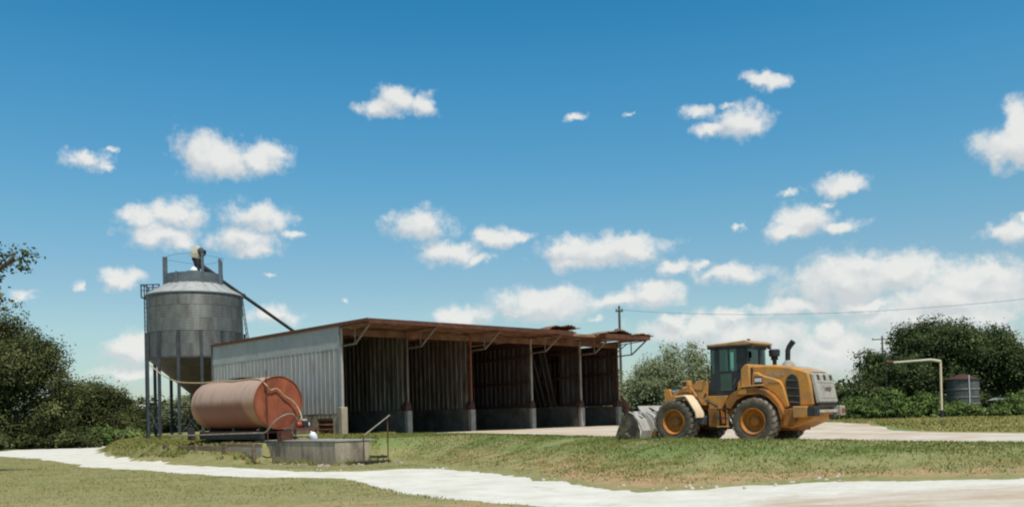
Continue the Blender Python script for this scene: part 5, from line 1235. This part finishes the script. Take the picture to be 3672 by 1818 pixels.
# right hand grove
RT = [('broad dark tree with the highest crown in the right hand grove', 31.6, 67, rl(0, 0, 3.7, 3.9, 3.6, 3.1, 12, 51) + [(1.6, 0, 5.5, 1.8, 1.8, 1.1), (-1.3, 0, 5.5, 1.3, 1.4, .9)], 46000),
      ('dark tree on the left shoulder of the right hand grove', 27.4, 66, rl(0, 0, 2.7, 2.9, 2.8, 2.2, 9, 52) + [(-1.5, -.5, 1.7, 1.9, 1.8, 1.4)], 30000),
      ('dark rounded tree right of the gap in the grove crown', 36.6, 68, rl(0, 0, 3.5, 2.7, 2.8, 2.9, 9, 53) + [(-.6, 0, 5.5, .9, 1, 1.1)], 28000),
      ('dark tree at the right edge of the photo', 41.2, 68, rl(0, 0, 3.0, 3.4, 3, 2.9, 9, 54), 24000)]
for i, (lb, x, y, lo, n_) in enumerate(RT):
    tree('grove_tree', x, y, lo, int(n_ * 1.6), .085, M['rtree'], lb, 'tree', 'trees in the right hand grove', 60 + i, .28, clump=.55, per=42)
BS = [(23.6, 62.5, 1.5, 1.5, 'bush at the left end of the grove beside the loader'), (25.6, 61.8, 1.9, 1.9, 'bush left of the thin leg of the pipe frame'), (28.2, 62.3, 1.7, 1.6, 'bush below the arm of the pipe frame'),
      (29.9, 61.2, 1.4, .95, 'bush just right of the yellow pipe post'), (32.9, 59.7, 1.7, 1.35, 'taller bush in front of the round water tank'), (35.6, 61.6, 2.1, 1.9, 'bush right of the round water tank'), (38.6, 61.5, 2.4, 1.3, 'bush at the right edge of the photo')]
for i, (x, y, w, h, lb) in enumerate(BS):
    h *= .85
    tree('bush', x, y, [(0, 0, h * .5, w * .6, 1.0, h * .7), (-w * .6, .2, h * .3, w * .5, 1, h * .4), (w * .55, -.2, h * .35, w * .45, 1, h * (.35 + .25 * (i % 2))), (w * .2, .3, h * .8, w * .3, .7, h * .45)], 9000, .075, M['bushl'], lb, 'bush', 'bushes in front of the grove', 80 + i, .05, clump=.26, per=30)
# far treeline
dw = leaves('distant_woods', [(x, 190 + 14 * math.sin(x * .05), 1.2 + .8 * math.sin(x * .13) + 1, 7, 5, 2.6 + 1.2 * math.sin(x * .21)) for x in range(-190, 200, 6)], 60000, .5, M['oak'], None, 99, clump=1.6, per=30)
tag(dw, 'distant line of low woods on the horizon', None, None, 'stuff')

# ------------------------------------------------------------------ small far things
wt = thing('water_tank', (31.5, 63.6, hz(31.5, 63.6)), 0, 'round corrugated steel water tank with a rusty conical roof among the bushes', 'water tank')
prof = []
for i in range(30): prof.append((1.05 + .015 * (i % 2), i * .09))
part('tank_wall', MB().lathe(prof, 40), M['silo_low'], wt, smooth=True)
for z in (.9, 1.35, 1.9):
    part('tank_band', MB().lathe([(1.06, z), (1.09, z), (1.09, z + .09), (1.06, z + .09)], 40), M['pipe'], wt)
part('tank_roof', MB().lathe([(1.14, 2.58), (1.14, 2.64), (.2, 3.0), (.001, 3.02)], 40), M['rust_dark'], wt)
part('downpipe', MB().tube([(-.1, -1.12, .1), (-.1, -1.12, 2.9)], .03), M['whiteish'], wt)
x, y = 32.3, 60.6
wb = thing('feed_trough', (x, y, hz(x, y) + 1.12), 0, 'small pale sheet cover showing above the bush right of the water tank', 'cover')
part('cover', MB().prism([(-.5, .0), (-.1, .14), (.4, .10), (.45, 0)], -.3, .3), M['galv_top'], wb)
part('stand', MB().box((-.45, -.35, -1.3), (-.38, .35, 0)).box((.42, -.35, -1.3), (.49, .35, 0)), M['dark'], wb)
x, y = 27.34, 58.0; z = hz(x, y)
pf = thing('pipe_frame', (x, y, z), 0, 'tall pale yellow standpipe with a long arm reaching left before the grove', 'pipe frame')
part('post', MB().tube([(0, 0, .55), (.03, 0, 3.68)], .07, 12), M['fender'], pf, smooth=True)
part('post_foot', MB().tube([(0, 0, -.3), (0, 0, .56)], .12, 12), M['dark'], pf)
part('arm', MB().tube([(.03, 0, 3.66), (-.6, 0, 3.78), (-1.4, 0, 3.74), (-3.05, 0, 3.66)], [.10, .09, .075, .07], 10), M['beige'], pf, smooth=True)
part('arm_end', MB().tube([(-3.0, 0, 3.67), (-3.45, 0, 3.70)], .12, 10), M['rust'], pf)
part('thin_leg', MB().tube([(-3.42, 0, -.3), (-3.46, 0, 3.7)], .022, 8), M['dark'], pf)
def pole(x, y, h, arm, label, rz=0, w_=.13, extra=False):
    t = thing('utility_pole', (x, y, hz(x, y)), rz, label, 'utility pole', 'utility poles')
    part('pole', MB().tube([(0, 0, -.5), (0, 0, h)], [w_ * 1.3, w_ * .9], 9), M['bark'], t, smooth=True)
    part('crossarm', MB().box((-arm / 2, -.06, h - .55), (arm / 2, .06, h - .40)), M['bark'], t)
    for sx in (-arm / 2 + .08, arm / 2 - .08, 0):
        part('insulator', MB().lathe([(.05, h - .4), (.06, h - .3), (.02, h - .2)], 8, 'z', (sx, 0, 0)), M['steel'], t)
    if extra: part('transformer', MB().lathe([(.001, h - 3.1), (.28, h - 3.1), (.28, h - 2.2), (.001, h - 2.1)], 14, 'z', (-.25, -.2, 0)), M['steel'], t, smooth=True)
    return t
pole(10.24, 85, 10.9, .7, 'utility pole with a transformer rising behind the far end of the shed', 0, .12, True)
pole(53.13, 130, 10.9, 2.9, 'far utility pole with a crossarm beside the grove crown')
pole(43.0, 60, 8.9, 1.2, 'utility pole beyond the right photo edge carrying the long wire')
a, b = Vector((10.4, 85, 10.65)), Vector((43.0, 60, hz(43, 60) + 8.6)); pts = []
for i in range(25):
    t = i / 24; p = a.lerp(b, t); p.z -= 1.15 * 4 * t * (1 - t) * .98; pts.append(tuple(p))
tag(link('power_line', MB().tube(pts, .012, 5).mesh('power_line', M['dark'])), 'thin sagging power line between the shed pole and the right edge', 'power line')
world_tube('leaning_stick', [tuple(at(412, 1572, 60)), tuple(at(478, 1532, 60.5))], .035, 'wood', 'thin leaning wooden stick on the mound left of the silo', 'stick', 6, 1)
